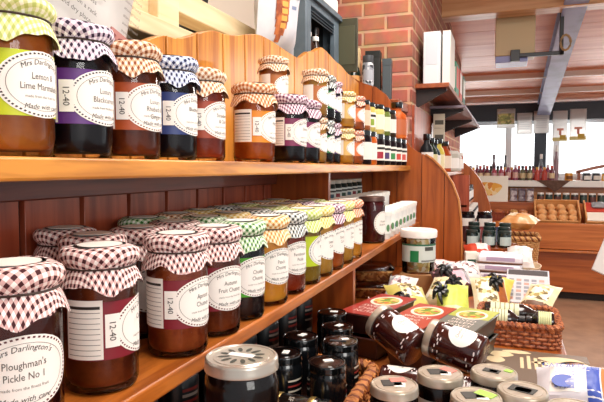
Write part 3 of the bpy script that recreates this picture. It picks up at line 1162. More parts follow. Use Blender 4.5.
# ------------------------------------------------------------------ tubs with printed film
def tub(label, cx, cy, z, L, Wd, H, rz, film, bowl, lines, tubm, group='square tubs with printed film lids', tx=0, ty=0, inkc='#f2e6dc'):
    t = thing('food_tub', label, 'food tub', M=T(cx, cy, z, tx, ty, rz), group=group)
    a, b = Wd / 2, L / 2
    q = .84
    m = MB()
    m.add([(-a * q, -b * q, 0), (a * q, -b * q, 0), (a * q, b * q, 0), (-a * q, b * q, 0), (-a, -b, H), (a, -b, H), (a, b, H), (-a, b, H)],
          [(0, 3, 2, 1), (4, 5, 6, 7), (0, 1, 5, 4), (1, 2, 6, 5), (2, 3, 7, 6), (3, 0, 4, 7)], tubm, flat=True)
    m.box((-a - .003, -b - .003, H - .004), (a + .003, b + .003, H), tubm)
    m.build('tray', t, bevel=.002)
    if film:
        f = MB()
        f.box((-a - .002, -b - .002, H), (a + .002, b + .002, H + .0012), film)
        if lines and lines[0] == 'MIXED':
            f.box((-a - .002, b * .05, H + .0012), (a + .002, b + .002, H + .0015), mat('#b4bc4c', .4, coat=.3))
        e = [(a * .8 * math.cos(2 * PI * k / 24), b * .36 + b * .46 * math.sin(2 * PI * k / 24), H + .0016) for k in range(24)]
        f.add(e, [tuple(range(24))], mat('#ece4d4', .5))
        e2 = [(a * .66 * math.cos(2 * PI * k / 24), b * .36 + b * .36 * math.sin(2 * PI * k / 24), H + .0019) for k in range(24)]
        f.add(e2, [tuple(range(24))], bowl)
        for i, s in enumerate(lines):
            f.text(s, Wd * .25, mat(inkc, .5), T(0, -b * .30 - i * L * .125, H + .0016), sx=.85)
        f.build('film_lid', t)
    return t


REDF = mat('#a8342a', .4, coat=.3)
TRAYD = mat('#43221e', .35, coat=.3)
FOODP = speckle(('#c8a83a', '#8a9c2c', '#b8532c', '#d8c070', '#6c8a2a', '#c87838'), 75)
tub('dark empty looking tray underneath the left red tub', -.282, 1.30, .8705, .20, .092, .052, -.26, None, None, [], TRAYD)
tub('left red film tub with a bowl picture, stacked on a dark tray', -.282, 1.305, .9235, .21, .092, .05, -.26, REDF, FOODP, ['SWEET', 'CHILLI', 'NUTS'], TRAYD)
tub('dark tray underneath the middle red tub', -.178, 1.265, .8705, .19, .088, .048, -.26, None, None, [], TRAYD)
tub('middle red film tub with an oval bowl picture', -.178, 1.265, .9195, .20, .09, .048, -.26, mat('#b4452e', .4, coat=.3), FOODP, ['SMOKY', 'BBQ', 'NUTS'], TRAYD)
tub('dark tray underneath the grey and green tub', -.078, 1.27, .8705, .17, .084, .05, -.26, None, None, [], mat('#34352f', .35, coat=.3))
tub('grey and yellow green film tub with white lettering', -.078, 1.27, .9215, .18, .086, .046, -.26, mat('#74766e', .4, coat=.3), FOODP, ['MIXED', 'GREEN', 'OLIVES'], mat('#4c4e46', .35, coat=.3))
# white card wedged behind the left tub
o = thing('price_card', 'white card wedged between the upright and the red tub', 'card', M=T(-.336, 1.41, .915, 0, .2, .35))
m = MB()
m.box((-.001, -.05, -.043), (.001, .05, .04), WHITE)
m.build('card', o)

# ------------------------------------------------------------------ table goods: basket with bottles, printed board, packets
bk3 = basket('reddish wicker basket with cream labelled bottles, at the table edge', -.062, 1.42, .124, 1.62, .8703, .048, mat('#bd7446', .6, noise=(60, '#96502e', .4, .65)), WICKD, rimR=.006, turns=60)


def bottle_on_side(label, p0, p1, R, L, body, labm, capm=BLACK, group=None, name='dressing_bottle', stripes=None):
    d = (V(p1) - V(p0)).normalized()
    t = thing(name, label, 'bottle', M=axis_M(p0, V(p0) + d), group=group)
    MB().lathe([(0, 0), (R * .9, 0), (R, .003), (R, L * .62), (R * .8, L * .7), (R * .42, L * .8), (R * .4, L * .88), (0, L * .88)], body, 28).build('body', t)
    MB().lathe([(R * .44, L * .84), (R * .5, L * .84), (R * .5, L), (0, L)], capm, 20).build('cap', t)
    lb = MB()
    lb.lathe([(R + .0004, L * .1), (R + .0005, L * .12), (R + .0005, L * .54), (R + .0004, L * .56)], labm, 28)
    for k in range(5):
        lb.patch(R + .0008, -PI, PI, L * (.17 + .075 * k), L * (.19 + .075 * k), mat('#8c8a68', .6), 20)
    lb.build('label', t)
    return t


DKB = mat('#231a1a', .2, coat=.6)
CRL = mat('#dcdcb4', .5)
bottle_on_side('cream labelled dark bottle lying in the reddish basket, left one at the front', (-.045, 1.462, .926), (.04, 1.462, .926), .023, .092, DKB, CRL, group='bottles lying in the reddish basket')
bottle_on_side('cream labelled dark bottle lying in the reddish basket, cap towards the left', (.112, 1.470, .926), (.0, 1.472, .926), .023, .062, DKB, mat('#d4dca0', .5), group='bottles lying in the reddish basket')
bottle_on_side('dark bottle lying at the back of the reddish basket', (-.05, 1.53, .926), (.1, 1.53, .926), .024, .15, DKB, CRL, group='bottles lying in the reddish basket')

# printed brown board lying on the table
o = thing('serving_board', 'grey brown printed board with cream cutlery and bread pictures lying by the table edge', 'board', M=T(.068, 1.205, .8709, .0, 0, -.0))
m = MB()
m.box((-.105, -.155, 0), (.105, .155, .012), mat('#6d5c4c', .5))
m.build('board', o, bevel=.002)
p = MB()
CRP = mat('#dcc9a0', .6)
zt = .0124
for k, hgt in enumerate((.07, .085, .075, .06)):
    p.box((-.035 + k * .014, .03, .012), (-.028 + k * .014, .03 + hgt, zt), CRP)
for (x, y, rx, ry) in ((-.075, .11, .028, .02), (-.085, .07, .02, .022), (.05, .105, .045, .022), (.03, .075, .04, .012), (.075, .08, .03, .028), (-.04, .135, .03, .012)):
    p.add([(x + rx * math.cos(2 * PI * k / 18) * (1 + .12 * math.sin(5 * k)), y + ry * math.sin(2 * PI * k / 18), zt) for k in range(18)], [tuple(range(18))], CRP)
p.build('printed_picture', o)
# blue and white biscuit packet, brown bread sticks and red striped packet around it
def pouch(label, M, w, h, t, m, cat='packet', name='food_packet', group=None, patches=(), bow=None, seed=0, tie=None):
    o = thing(name, label, cat, M=M, group=group)
    MB().pillow(w, h, t, m, seed=seed).build('wrapper', o)
    for (u0, u1, v0, v1, pm) in patches:
        q = MB()
        q.pillow(w, h, t, pm, (u0, u1), (v0, v1), .0006, (1,), 8, 8, seed=seed)
        q.build('printed_label', o)
    if bow:
        bm, bx, by = bow
        q = MB()
        for k in range(7):
            a = 2 * PI * k / 7 + .3
            r = .02 + .008 * (k % 3)
            pts = [(bx + r * s * math.cos(a) + .006 * math.sin(s * PI) * math.sin(a), by + r * s * math.sin(a) - .006 * math.sin(s * PI) * math.cos(a), t * .3 + .017 * math.sin(s * PI) + .002) for s in [i / 7 for i in range(8)]]
            q.tube(pts, [.0025 + .0035 * math.sin(PI * i / 7) for i in range(8)], bm, 6)
        q.build('ribbon_bow', o)
    return o


BLUE, LILAC = mat('#3c56b0', .4), mat('#9aa4d8', .4)
o = pouch('blue and white biscuit packet at the front corner of the table', T(.112, 1.005, .938, .45, -.1, -.12), .125, .085, .05, mat('#e6e6ee', .35, coat=.4),
          patches=((-.62, .12, -.7, .8, WHITE), (.3, .62, -.97, .97, BLUE), (-.5, .0, -.6, .25, LILAC), (.66, .98, -.9, .9, mat('#c08452', .4))))
pk = MB()
pk.text('OATCAKES', .013, BLUE, T(-.016, .018, .0262))
pk.add([(-.016 + .018 * math.cos(2 * PI * k / 20), -.012 + .014 * math.sin(2 * PI * k / 20), .0262) for k in range(20)], [tuple(range(20))], BLUE)
pk.build('emblem', o)
for i in range(4):
    x = .005 + i * .0165
    o = thing('biscuit_roll', ['red striped tube packet at the left of the biscuit rolls', 'brown biscuit roll next to the red striped tube', 'pale wrapped biscuit roll between two brown ones', 'brown biscuit roll touching the blue packet'][i], 'biscuit roll',
              M=axis_M((x - .03, 1.03, .8835 + .0), (x + .022, .985, .888)), group='biscuit rolls by the blue packet')
    bm_ = MB()
    bm_.lathe([(0, 0), (.008, 0), (.0082, .001), (.0082, .062), (.008, .063), (0, .063)], mat(['#a8402e', '#a0683c', '#d8cdb4', '#8a5230'][i], .5), 20)
    if i == 0:
        for k in range(5):
            bm_.lathe([(.0083, .006 + k * .011), (.0084, .007 + k * .011), (.0084, .010 + k * .011), (.0083, .011 + k * .011)], WHITE, 20)
    bm_.build('roll', o)
o = pouch('brown wrapped bread packet at the right edge of the board', T(.125, 1.125, .912, .1, 0, 1.2), .10, .06, .045, mat('#9a5a34', .5), patches=((-.3, .4, -.6, .6, mat('#6c3a22', .5)),))


# ------------------------------------------------------------------ far end of the upper shelf: dark capped jars and bottles
def capped(label, x, y, z, R, H, body, cap, labm, loc_lab=(.2, .72), name='condiment_jar', cat='jar', group=None, neck=None, az=-.3, marks=None):
    o = thing(name, label, cat, (x, y, z), az, group)
    hc = H * .16
    if neck:
        pr = [(0, 0), (R * .92, 0), (R, .003), (R, H * .55), (R * .85, H * .66), (R * neck, H * .76), (R * neck, H - .003), (0, H - .003)]
        cr = R * neck * 1.25
    else:
        pr = [(0, 0), (R * .9, 0), (R, .004), (R, H * .76), (R * .9, H * .83), (R * .86, H - .003), (0, H - .003)]
        cr = R * .93
    MB().lathe(pr, body, 24).build('body', o)
    MB().lathe([(cr * .97, H - hc), (cr, H - hc + .001), (cr, H - .001), (cr * .95, H), (0, H)], cap, 24).build('cap', o)
    lb = MB()
    hz = .55 if neck else .74
    z0, z1 = H * loc_lab[0] * hz, H * loc_lab[1] * hz + H * .12
    lb.patch(R + .0004, -2.0, 1.4, z0, z1, labm, 18)
    if marks:
        lb.patch(R + .0007, -1.0, -.1, z0 + (z1 - z0) * .12, z0 + (z1 - z0) * .55, marks, 6)
        lb.patch(R + .0007, -1.3, .6, z0 + (z1 - z0) * .7, z0 + (z1 - z0) * .85, INK, 8)
    lb.build('label', o)
    return o


LW = mat('#ece8e0', .55)
capped('black lidded dark jar with broad white label, at the end of the gingham jars', -.425, 1.690, UZ, .031, .105, J_BLACK, SHINYBLACK, LW)
capped('small black lidded tan jar stacked on a black lidded jar', -.425, 1.690, UZ + .1052, .027, .092, jam('#b87848', '#8c5030'), SHINYBLACK, mat('#e6c8b0', .5))
capped('black lidded amber jar with white label, second of the dark lidded row', -.425, 1.765, UZ, .031, .105, J_ORANGE, SHINYBLACK, LW)
capped('small black lidded jar with white and green label, stacked on the amber jar', -.425, 1.765, UZ + .1052, .026, .092, jam('#c8b860'), SHINYBLACK, LW, marks=mat('#8aa83c', .5))
for i, (x, y, c) in enumerate(((-.428, 1.90, '#a02838'), (-.427, 2.00, '#4c3c6c'), (-.425, 2.10, '#3a8a4c'), (-.422, 2.20, '#c84838'), (-.420, 2.30, '#d05a50'))):
    capped('small black lidded jar whose white label carries a %s block' % ['crimson', 'violet', 'green', 'scarlet', 'salmon pink'][i], x, y, UZ, .031, .105, J_BLACK, SHINYBLACK, LW, group='small jars at the end of the upper shelf', marks=mat(c, .5))
for i, (x, y, b, l) in enumerate(((-.428, 1.90, '#d8c878', '#e8ecd0'), (-.427, 2.00, '#6a7a3a', '#dce4c8'), (-.425, 2.10, '#3a2c20', '#e4e0d8'))):
    capped('small black lidded jar stacked second high, %s label' % ['cream green', 'sage', 'plain off white'][i], x, y, UZ + .1052, .029, .10, jam(b), SHINYBLACK, mat(l, .5), group='jars stacked at the end of the upper shelf')
capped('amber sauce bottle with tall black cap, standing on the last small jars', -.421, 2.245, UZ + .1052, .042, .145, jam('#a8481c', '#cc6a2c'), SHINYBLACK, mat('#b8643c', .4), neck=.45, name='sauce_bottle', cat='bottle')

# ------------------------------------------------------------------ lower shelf beyond the gingham jars
def plain_oval(lb, r, H):
    lb.oval(r, -.35, H * .44, .034, .036, WHITE)
    lb.oval(r + .0002, -.35, H * .44, .032, .034, mat('#a8a098', .6), 56, .93, True)
    lb.text('Pickled', .0085, GREYINK, bend=r + .0003, az=-.35, y=H * .45)
    lb.text('Beetroot', .0085, GREYINK, bend=r + .0003, az=-.35, y=H * .385)


lid_jar('pickle_jar', 'tall dark red pickle jar with bare brown lid and white oval label', 'jar', .041, .142, mat('#5a4038', .35, metal=.4), jam('#5a0f12', '#481014'), (-.394, 1.70, LZ), 0, side=plain_oval)
WT = mat('#e9ece8', .4, trans=0)
cols = ['#b04a5c', '#4a6a9c', '#8c3a4a', '#c86a7a', '#5a7ab0']
for r_, (x, z, h, nm, n, y0) in enumerate(((-.385, LZ, .092, 'front', 8, 1.795), (-.474, LZ, .138, 'rear', 9, 1.60))):
    for i in range(n):
        y = y0 + i * .0755
        o = thing('dip_tub', 'white lidded tub in the %s row, %s from the curved end panel' % (nm, ['first', 'second', 'third', 'fourth', 'fifth', 'sixth', 'seventh', 'eighth', 'ninth'][n - 1 - i] if n - 1 - i else 'first'),
                  'tub', (x, y, z), 0, 'white tubs in the %s row' % nm)
        MB().lathe([(0, 0), (.029, 0), (.030, .002), (.0335, h - .016), (0, h - .016)], WT, 28).build('tub_body', o)
        MB().lathe([(.0335, h - .016), (.0355, h - .016), (.036, h - .002), (.034, h), (.031, h - .003), (0, h - .003)], mat('#f1f1ea', .4), 28).build('lid', o)
        lb = MB()
        c = mat(cols[(i + r_) % 5], .5)
        lb.patch(.0328, -1.6, .6, h * .2, h * .62, mat('#eef0ea', .5), 14)
        for q in range(3):
            lb.oval(.0332, -1.2 + q * .62, h * .40, .0075, h * .13, c if q % 2 == 0 else mat('#5c8a5c', .5), 10)
        lb.build('label', o)
o = thing('riser_block', 'low wooden riser carrying the little dark jars at the back of the lower shelf', 'riser', (-.565, 1.80, LZ))
m = MB()
m.box((-.048, -.325, 0), (.048, .325, .112), REDWOODY)
m.build('block', o, bevel=.002)
for i in range(9):
    capped('little dark jar with pale lid on the riser, %s from the upright' % ['first', 'second', 'third', 'fourth', 'fifth', 'sixth', 'seventh', 'eighth', 'ninth'][i], -.548, 1.52 + i * .0695, LZ + .1124, .028, .078, jam('#1a2420'), mat('#b8b4a8', .4), mat('#c8d0cc', .5),
           group='little dark jars on the riser', marks=mat(['#3a5a6a', '#8c2f3a', '#2c4a3a'][i % 3], .5))

# ------------------------------------------------------------------ table: clear tubs, packets and parcels
CLEAR = mat('#e8e4da', .3, coat=.4)
NUTS = speckle(('#c88a4a', '#a86a34', '#d8a868', '#8c5428'), 120)
POP = speckle(('#f0dca0', '#e0c070', '#f6ead0', '#c89a58', '#b8b070'), 95)
o = thing('carton_box', 'plain brown carton under the popcorn tub', 'box', (-.264, 1.845, .8706), .05)
m = MB()
m.box((-.06, -.06, 0), (.06, .06, .09), mat('#a87a4c', .6))
m.build('carton', o, bevel=.002)
t = thing('popcorn_tub', 'tall clear tub of popcorn with white lid and green label', 'tub', (-.270, 1.84, .9608), -.35)
R, H = .056, .138
MB().lathe([(0, 0), (R * .9, 0), (R * .93, .003), (R, H - .02), (R * .97, H - .02), (R * .9, .006), (0, .006)], GL, 36).build('clear_tub', t)
MB().lathe([(0, .007), (R * .88, .007), (R * .965, H - .026), (R * .5, H - .02), (0, H - .022)], POP, 36).build('popcorn', t)['kind'] = 'stuff'
MB().lathe([(R * 1.0, H - .022), (R * 1.06, H - .022), (R * 1.07, H - .002), (R * 1.02, H + .002), (R * .95, H + .001), (R * .9, H - .002), (0, H - .002)], mat('#f2ece4', .4), 40).build('lid', t)
lb = MB()
lb.patch(R * .985, -2.3, .9, H * .28, H * .70, mat('#d4dcd4', .5), 24)
lb.patch(R * .985 + .0006, -1.55, -1.05, H * .285, H * .55, mat('#1f7a44', .5), 6)
lb.patch(R * .985 + .0006, -.7, -.1, H * .55, H * .64, mat('#4a4a44', .5), 6)
lb.patch(R * .985 + .0006, -.9, .6, H * .30, H * .33, mat('#6a6a64', .5), 6)
lb.patch(R * .985 + .0003, -2.3, .9, H * .66, H * .70, mat('#2f6a4c', .5), 24)
lb.build('label', t)


def punnet(label, x, y, z, L, W, H, rz):
    t = thing('nut_punnet', label, 'punnet', (x, y, z), rz, 'clear punnets of nuts')
    m = MB()
    a, b = L / 2, W / 2

    def rr(f, zz, n=24):
        return [(a * f * math.copysign(abs(math.cos(2 * PI * k / n)) ** .5, math.cos(2 * PI * k / n)), b * f * math.copysign(abs(math.sin(2 * PI * k / n)) ** .5, math.sin(2 * PI * k / n)), zz) for k in range(n)]

    def shell(rs, mt, nm, cap0=True, cap1=True):
        mm = MB()
        vs = sum([rr(f, zz) for f, zz in rs], [])
        fs = []
        for j in range(len(rs) - 1):
            for k in range(24):
                fs.append((j * 24 + k, j * 24 + (k + 1) % 24, (j + 1) * 24 + (k + 1) % 24, (j + 1) * 24 + k))
        if cap0:
            fs.append(tuple(range(23, -1, -1)))
        if cap1:
            fs.append(tuple((len(rs) - 1) * 24 + k for k in range(24)))
        mm.add(vs, fs, mt)
        return mm.build(nm, t)
    shell([(.82, .0), (.85, .002), (1, H * .7)], GL, 'clear_tray', True, False)
    shell([(.8, .003), (.95, H * .55), (.6, H * .66)], NUTS, 'nuts')['kind'] = 'stuff'
    shell([(1, H * .7), (1.05, H * .7), (1.05, H * .78), (.95, H * .95), (.85, H)], glass((.93, .92, .9), rough=.12), 'lid')


p = at(378, 296, Z=.8706)
punnet('clear punnet of nuts underneath another by the upright', p.x - .026, p.y, .8706, .15, .11, .052, .25)
punnet('clear punnet of nuts stacked on top by the upright', p.x - .028, p.y + .01, .923, .15, .11, .055, .3)

YELP = mat('#cfc26a', .45, coat=.2, noise=(30, '#c6ba58', .4, .7), bump=.9)
CRMP = mat('#ece2c0', .45, coat=.2, noise=(24, '#dccf9c', .4, .7), bump=.9)
LIMEP = mat('#d3dc66', .5, noise=(30, '#bcc848', .4, .7), bump=.9)
WHP = mat('#eeebe6', .45, coat=.2, noise=(22, '#dcd4d0', .4, .7), bump=.9)
DKP = mat('#33191c', .35, coat=.4, noise=(26, '#5a2c34', .4, .7), bump=.9)
BRP = mat('#b4682e', .5, noise=(30, '#8c4a20', .4, .7))
PINKP = mat('#e6ccc8', .45, coat=.2)
RBN = mat('#17181a', .4, coat=.2)


def pk(label, px, py, Z, w, h, t, m, rz, rx=0, ry=0, **kw):
    q = at(px, py, Z=Z)
    return pouch(label, T(q.x, q.y, Z, rx, ry, rz), w, h, t, m, **kw)


GP = 'tied grocery packets heaped on the table'
def pw(label, x, y, z, w, h, t, m, rz=0, rx=0, ry=0, **kw):
    return pouch(label, T(x, y, z, rx, ry, rz), w, h, t, m, group=GP, **kw)


LBL = mat('#e9e6da', .5)
STR = mat('#6a4a34', .5)
PR1 = speckle(('#ece8e2', '#d8b8bc', '#e4e0dc', '#9aa4b0', '#f0ece6', '#7a5a5c'), 95)
PR2 = speckle(('#efe6c8', '#d8c890', '#f2ecd8', '#a89454', '#6c5a30', '#f4eedc'), 90)
PR3 = speckle(('#3a2024', '#6a3a44', '#2a181c', '#c898a4', '#4a2c34'), 80)
pw('pale yellow packet with black ribbon bow, next to the left red tub', -.243, 1.495, .945, .115, .12, .05, YELP, 0.54, 0.47, .1, bow=(RBN, -.03, -.035), patches=((-.5, .6, -.2, .7, PR2),), seed=1)
pw('lime green topped bag with black ribbon, behind the grey tub', -.128, 1.490, .945, .085, .13, .05, LIMEP, 0.15, 0.67, 0, bow=(RBN, -.03, .02), patches=((-.6, .6, -.9, -.35, mat('#e6e8b0', .5)),), seed=2)
pw('cream packet with black ribbon bow standing behind the lime bag', -.165, 1.615, .945, .10, .12, .05, CRMP, -0.30, 0.57, 0, bow=(RBN, .03, .02), patches=((-.7, .7, -.7, .5, PR2),), seed=3)
pw('dark plum packet with pink window behind the cream bowed packet', -.150, 1.745, .95, .12, .12, .06, DKP, 0.42, 0.47, 0, patches=((-.1, .6, -.5, .4, mat('#d8a8b4', .5)), (-.9, -.15, -.7, .8, PR3)), bow=(RBN, -.02, .02), seed=4)
pw('mustard yellow pouch in front of the white cake packets', -.032, 1.815, .925, .105, .10, .05, mat('#e2cf6a', .45, noise=(24, '#d0b84a', .4, .7)), -0.18, 0.57, 0, seed=5, patches=((-.5, .4, -.5, .5, PR2),))
pw('cream and brown biscuit packet standing behind the reddish basket', -.042, 1.69, .935, .10, .13, .04, CRMP, 0.21, 0.62, 0, patches=((.4, .95, -.8, .8, BRP), (-.8, .3, -.6, .7, PR2)), bow=(RBN, .02, .03), seed=6)
pw('long brown edged cream packet by the table edge', .092, 1.71, .93, .09, .13, .035, CRMP, -0.36, 0.42, 0, patches=((-.9, .9, -.95, -.55, STR), (-.7, .7, -.4, .6, PR2)), seed=7)
pw('white packet with brown stripe between plum packet and mustard pouch', -.155, 1.875, .945, .10, .10, .06, WHP, 0.30, 0.67, 0, patches=((-.8, .8, -.5, -.2, STR), (-.7, .6, -.1, .8, PR1)), seed=8)
pw('pink tinted white packet between the popcorn tub and the cake packets', -.235, 2.015, .93, .12, .11, .055, PINKP, -0.12, 0.72, 0, patches=((-.6, .5, -.7, .6, PR1),), seed=9)
pw('white packet with a tan patch, in front of the little white carton', -.125, 2.02, .935, .09, .11, .05, WHP, 0.24, 0.47, 0, patches=((-.7, .7, -.6, .7, PR1),), seed=10)
pw('white wrapped packet beside the brown carton of the popcorn tub', -.300, 1.68, .93, .09, .11, .05, WHP, -0.12, 0.62, 0, patches=((-.7, .6, -.6, .7, PR1),), seed=12)
pw('tomato red pouch behind the cake packets', -.105, 2.395, .945, .11, .12, .06, mat('#c8442a', .4, coat=.3), 0.24, 0.57, 0, patches=((-.2, .7, .0, .8, WHP),), seed=11)
pw('white pouch with grey print between cake packets and red pouch', -.095, 2.285, .925, .10, .11, .05, WHP, -0.24, 0.72, 0, patches=((-.6, .6, -.6, .7, PR1),), seed=13)
for k in range(4):
    q = at(497, 283, Z=.8706)
    o = thing('cake_packet', ['white cake packet at the bottom of the striped stack', 'white cake packet second from the bottom of the striped stack', 'white cake packet second from the top of the striped stack', 'white cake packet topmost in the striped stack'][k], 'packet',
              M=T(-.025 + .002 * k, 2.125 + .003 * k, .8706 + .0305 * k, 0, 0, -.12 + .03 * k), group='white cake packets in a stack')
    m = MB()
    m.box((-.075, -.06, .001), (.075, .06, .029), mat('#eeeaf0', .4, coat=.3))
    m.build('carton', o, bevel=.008)
    m = MB()
    m.box((-.0755, -.0605, .0004), (.0755, .0605, .006), mat('#6c4630', .5))
    m.build('base_strip', o, bevel=.002)
    m = MB()
    m.box((-.045, -.0606, .011), (.05, -.0600, .024), mat('#b8a4c0', .5))
    m.build('label', o)
q = at(472, 268, Z=.8706)
o = thing('spice_box', 'little upright white carton with dark green window, left of the cake packets', 'box', (-.120, 2.115, .8706), .2)
m = MB()
m.box((-.022, -.02, 0), (.022, .02, .125), mat('#e6e4d8', .5))
m.build('carton', o, bevel=.002)
m = MB()
m.box((-.015, -.0206, .05), (.014, -.02, .10), mat('#1f4a38', .4))
m.build('window', o)
# grey printed box sloping at the table edge
q = at(527, 292, Z=.8706)
o = thing('calendar_box', 'flat grey and white printed box leaning at the table edge', 'box', M=T(.066, 1.90, .908, .30, 0, -.03))
m = MB()
m.box((-.065, -.11, 0), (.065, .11, .022), mat('#c9cacf', .45))
m.build('box', o, bevel=.002)
p = MB()
for i in range(5):
    for j in range(6):
        p.box((-.056 + i * .0225, -.095 + j * .024, .0222), (-.041 + i * .0225, -.08 + j * .024, .0226), mat('#8d9098' if (i + j) % 3 else '#c89a8c', .5))
p.box((-.06, .068, .0222), (.06, .104, .0226), mat('#4a4648', .5))
p.build('printed_picture', o)
# oval cream tray with white packets
q = at(536, 268, Z=.8706)
o = thing('oval_tray', 'oval cream tray holding white packets at the table edge', 'tray', (.052, 2.385, .8706), -.05)
m = MB()
pr = [(0, .0), (.80, 0), (.86, .006), (.98, .04), (1, .044), (.97, .044), (.84, .010), (0, .008)]
m.lathe([(r * .085, z) for r, z in pr], mat('#e6cfae', .5), 40)
o2 = m.build('dish', o)
o2.scale = (.95, 1.5, 1)
for k, (x, y, a, mm, w_) in enumerate(((.05, 2.325, .1, WHP, 'folded white'), (.05, 2.442, -.1, WHP, 'crumpled white'))):
    pouch('%s packet lying in the oval cream tray' % w_, T(x, y, .944, .5, 0, a), .10, .10, .055, mm, group='white packets in the oval tray', seed=20 + k)
# crate of small dark jars, bread and baskets at the far end of the table
o = thing('display_crate', 'reddish wooden crate carrying a heap of little dark jars', 'crate', M=T(-.075, 2.62, .8706, 0, 0, .1))
m = MB()
for k in range(3):
    m.box((-.13, -.105, .002 + k * .03), (.13, -.095, .026 + k * .03), REDWOODY)
    m.box((-.13, .095, .002 + k * .03), (.13, .105, .026 + k * .03), REDWOODY)
    m.box((-.13, -.095, .002 + k * .03), (-.12, .095, .026 + k * .03), REDWOODY)
    m.box((.12, -.095, .002 + k * .03), (.13, .095, .026 + k * .03), REDWOODY)
m.box((-.12, -.095, .07), (.12, .095, .086), REDWOODY)
m.build('slats', o, bevel=.001)
names = ['front left', 'front middle', 'front right', 'middle left', 'centre', 'middle right', 'back left', 'back middle', 'back right']
for j in range(3):
    for i in range(3):
        x, y = -.075 + (i - 1) * .066 + rnd.uniform(-.004, .004), 2.62 + (j - 1) * .06
        capped('little dark jar with white specked lid heaped on the reddish crate, %s' % names[j * 3 + i], x, y, .9568, .027, .072 + .012 * j, mat('#10201c', .2, coat=.6), mat('#2a3a36', .3, coat=.4), mat('#b8c8c4', .5), group='little dark jars on the crate')
# small board of dark packets behind the crate
for k, (px, py, c, lab) in enumerate(((468, 226, '#3a2024', 'dark brown packet against the curved end panel'), (490, 224, '#6c2a2c', 'dark red packet between the white labelled jar and the bread'), (505, 232, '#2a3a5c', 'navy packet in front of the bread packet'))):
    pouch(lab, T(-.175 + .065 * k, 2.84, .945, 1.0, 0, 0), .062, .16, .045, mat(c, .4, coat=.3), group='dark packets at the far end of the table', seed=30 + k)
q = at(478, 215, Y=2.98)
o = thing('display_crate', 'plain wooden box under the white labelled jars at the far table end', 'crate', (q.x, 3.02, .8706), 0)
m = MB()
m.box((-.12, -.06, 0), (.12, .06, .11), ORANGE)
m.build('box', o, bevel=.003)
for k in range(2):
    capped('dark jar with broad white label on the wooden box, %s of the two' % ['left', 'right'][k], q.x - .055 + .085 * k, 3.02, .9808, .038, .095, J_BLACK, SHINYBLACK, LW, group='white labelled jars on the wooden box')
# tan basket with bread packet
bk4 = basket('tan basket at the far corner of the table, carrying bread', .0, 2.76, .132, 2.95, .8706, .10, mat('#d9a86c', .6, noise=(50, '#bd8648', .4, .65)), mat('#b07c48', .6), rimR=.008, flare=.12, turns=40)
pouch('orange brown bread packet lying over the tan basket', T(.055, 2.83, 1.048, .06, .0, -.2), .17, .12, .075, mat('#d08a44', .45, coat=.4, noise=(18, '#e8c08a', .4, .7)), group=None, seed=33, patches=((-.6, -.1, -.6, .6, mat('#e8d4b4', .4)),))

# ------------------------------------------------------------------ above the shelf: bags, slate cabinet, boxes
o = pouch('white paper flour bag with printed text, standing behind the first jars', Matrix.Translation((-.556, .600, 1.502)) @ Matrix.Rotation(PI / 2, 4, 'Z') @ Matrix.Rotation(PI / 2 - .06, 4, 'X') @ Matrix.Rotation(-.32, 4, 'Z'), .26, .30, .07, mat('#c2c0bc', .6, noise=(9, '#b0adaa', .35, .7)), cat='bag', name='flour_bag', seed=3)
tx = MB()
for k, s in enumerate(('Wholemeal flour for baking at home', 'Mix with buttermilk and a pinch of salt', 'shape into a round, cut a cross', 'bake until golden, cool on a rack', 'store in a cool and dry place')):
    tx.text(s, .0098, INK, T(-.05, .045 - k * .015, .0405))
for k in range(8):
    tx.text('stoneground', .007, GREYINK, T(.085, .095 - k * .012, .0375))
tx.box((.05, -.022, .0335), (.122, .008, .0365), mat('#a87068', .6))
tx.text('SODA', .026, mat('#6c1f22', .6), T(.085, -.017, .0369))
tx.build('printed_label', o)
o = pouch('white paper bag with an orange leaf picture, leaning over the back board', Matrix.Translation((-.667, 1.612, 1.862)) @ Matrix.Rotation(PI / 2, 4, 'Z') @ Matrix.Rotation(PI / 2 + .1, 4, 'X') @ Matrix.Rotation(.12, 4, 'Z'), .30, .42, .09, mat('#dfe1e4', .55, noise=(9, '#c4c8d0', .35, .7)), cat='bag', name='paper_bag', seed=5)
tx = MB()
for k in range(12):
    v0 = -.85 + k * .1
    hw_ = .34 * math.sin(PI * (k + .7) / 12.6) ** .7
    c_ = -.42 + .02 * k
    tx.pillow(.30, .42, .09, mat('#c8743a', .6, noise=(40, '#8c3e1c', .4, .6)), (c_ - hw_, c_ + hw_ * .6), (v0, v0 + .1), .0008, (1,), 8, 2, seed=5)
    if 1 < k < 8:
        tx.pillow(.30, .42, .09, mat('#e0a850', .6), (c_ - hw_ * .3, c_ + hw_ * .35), (v0, v0 + .07), .0014, (1,), 6, 2, seed=5)
tx.pillow(.30, .42, .09, mat('#7c8aa8', .6), (.05, .3), (-.35, -.3), .0012, (1,), seed=5)
tx.pillow(.30, .42, .09, mat('#7c8aa8', .6), (.1, .4), (-.2, -.15), .0012, (1,), seed=5)
tx.build('printed_picture', o)
o = pouch('black bag standing behind the orange leaf bag', Matrix.Translation((-.90, 1.45, 1.768)) @ Matrix.Rotation(PI / 2, 4, 'Z') @ Matrix.Rotation(PI / 2, 4, 'X'), .22, .33, .10, mat('#1c211f', .5), cat='bag', name='black_bag', seed=6)
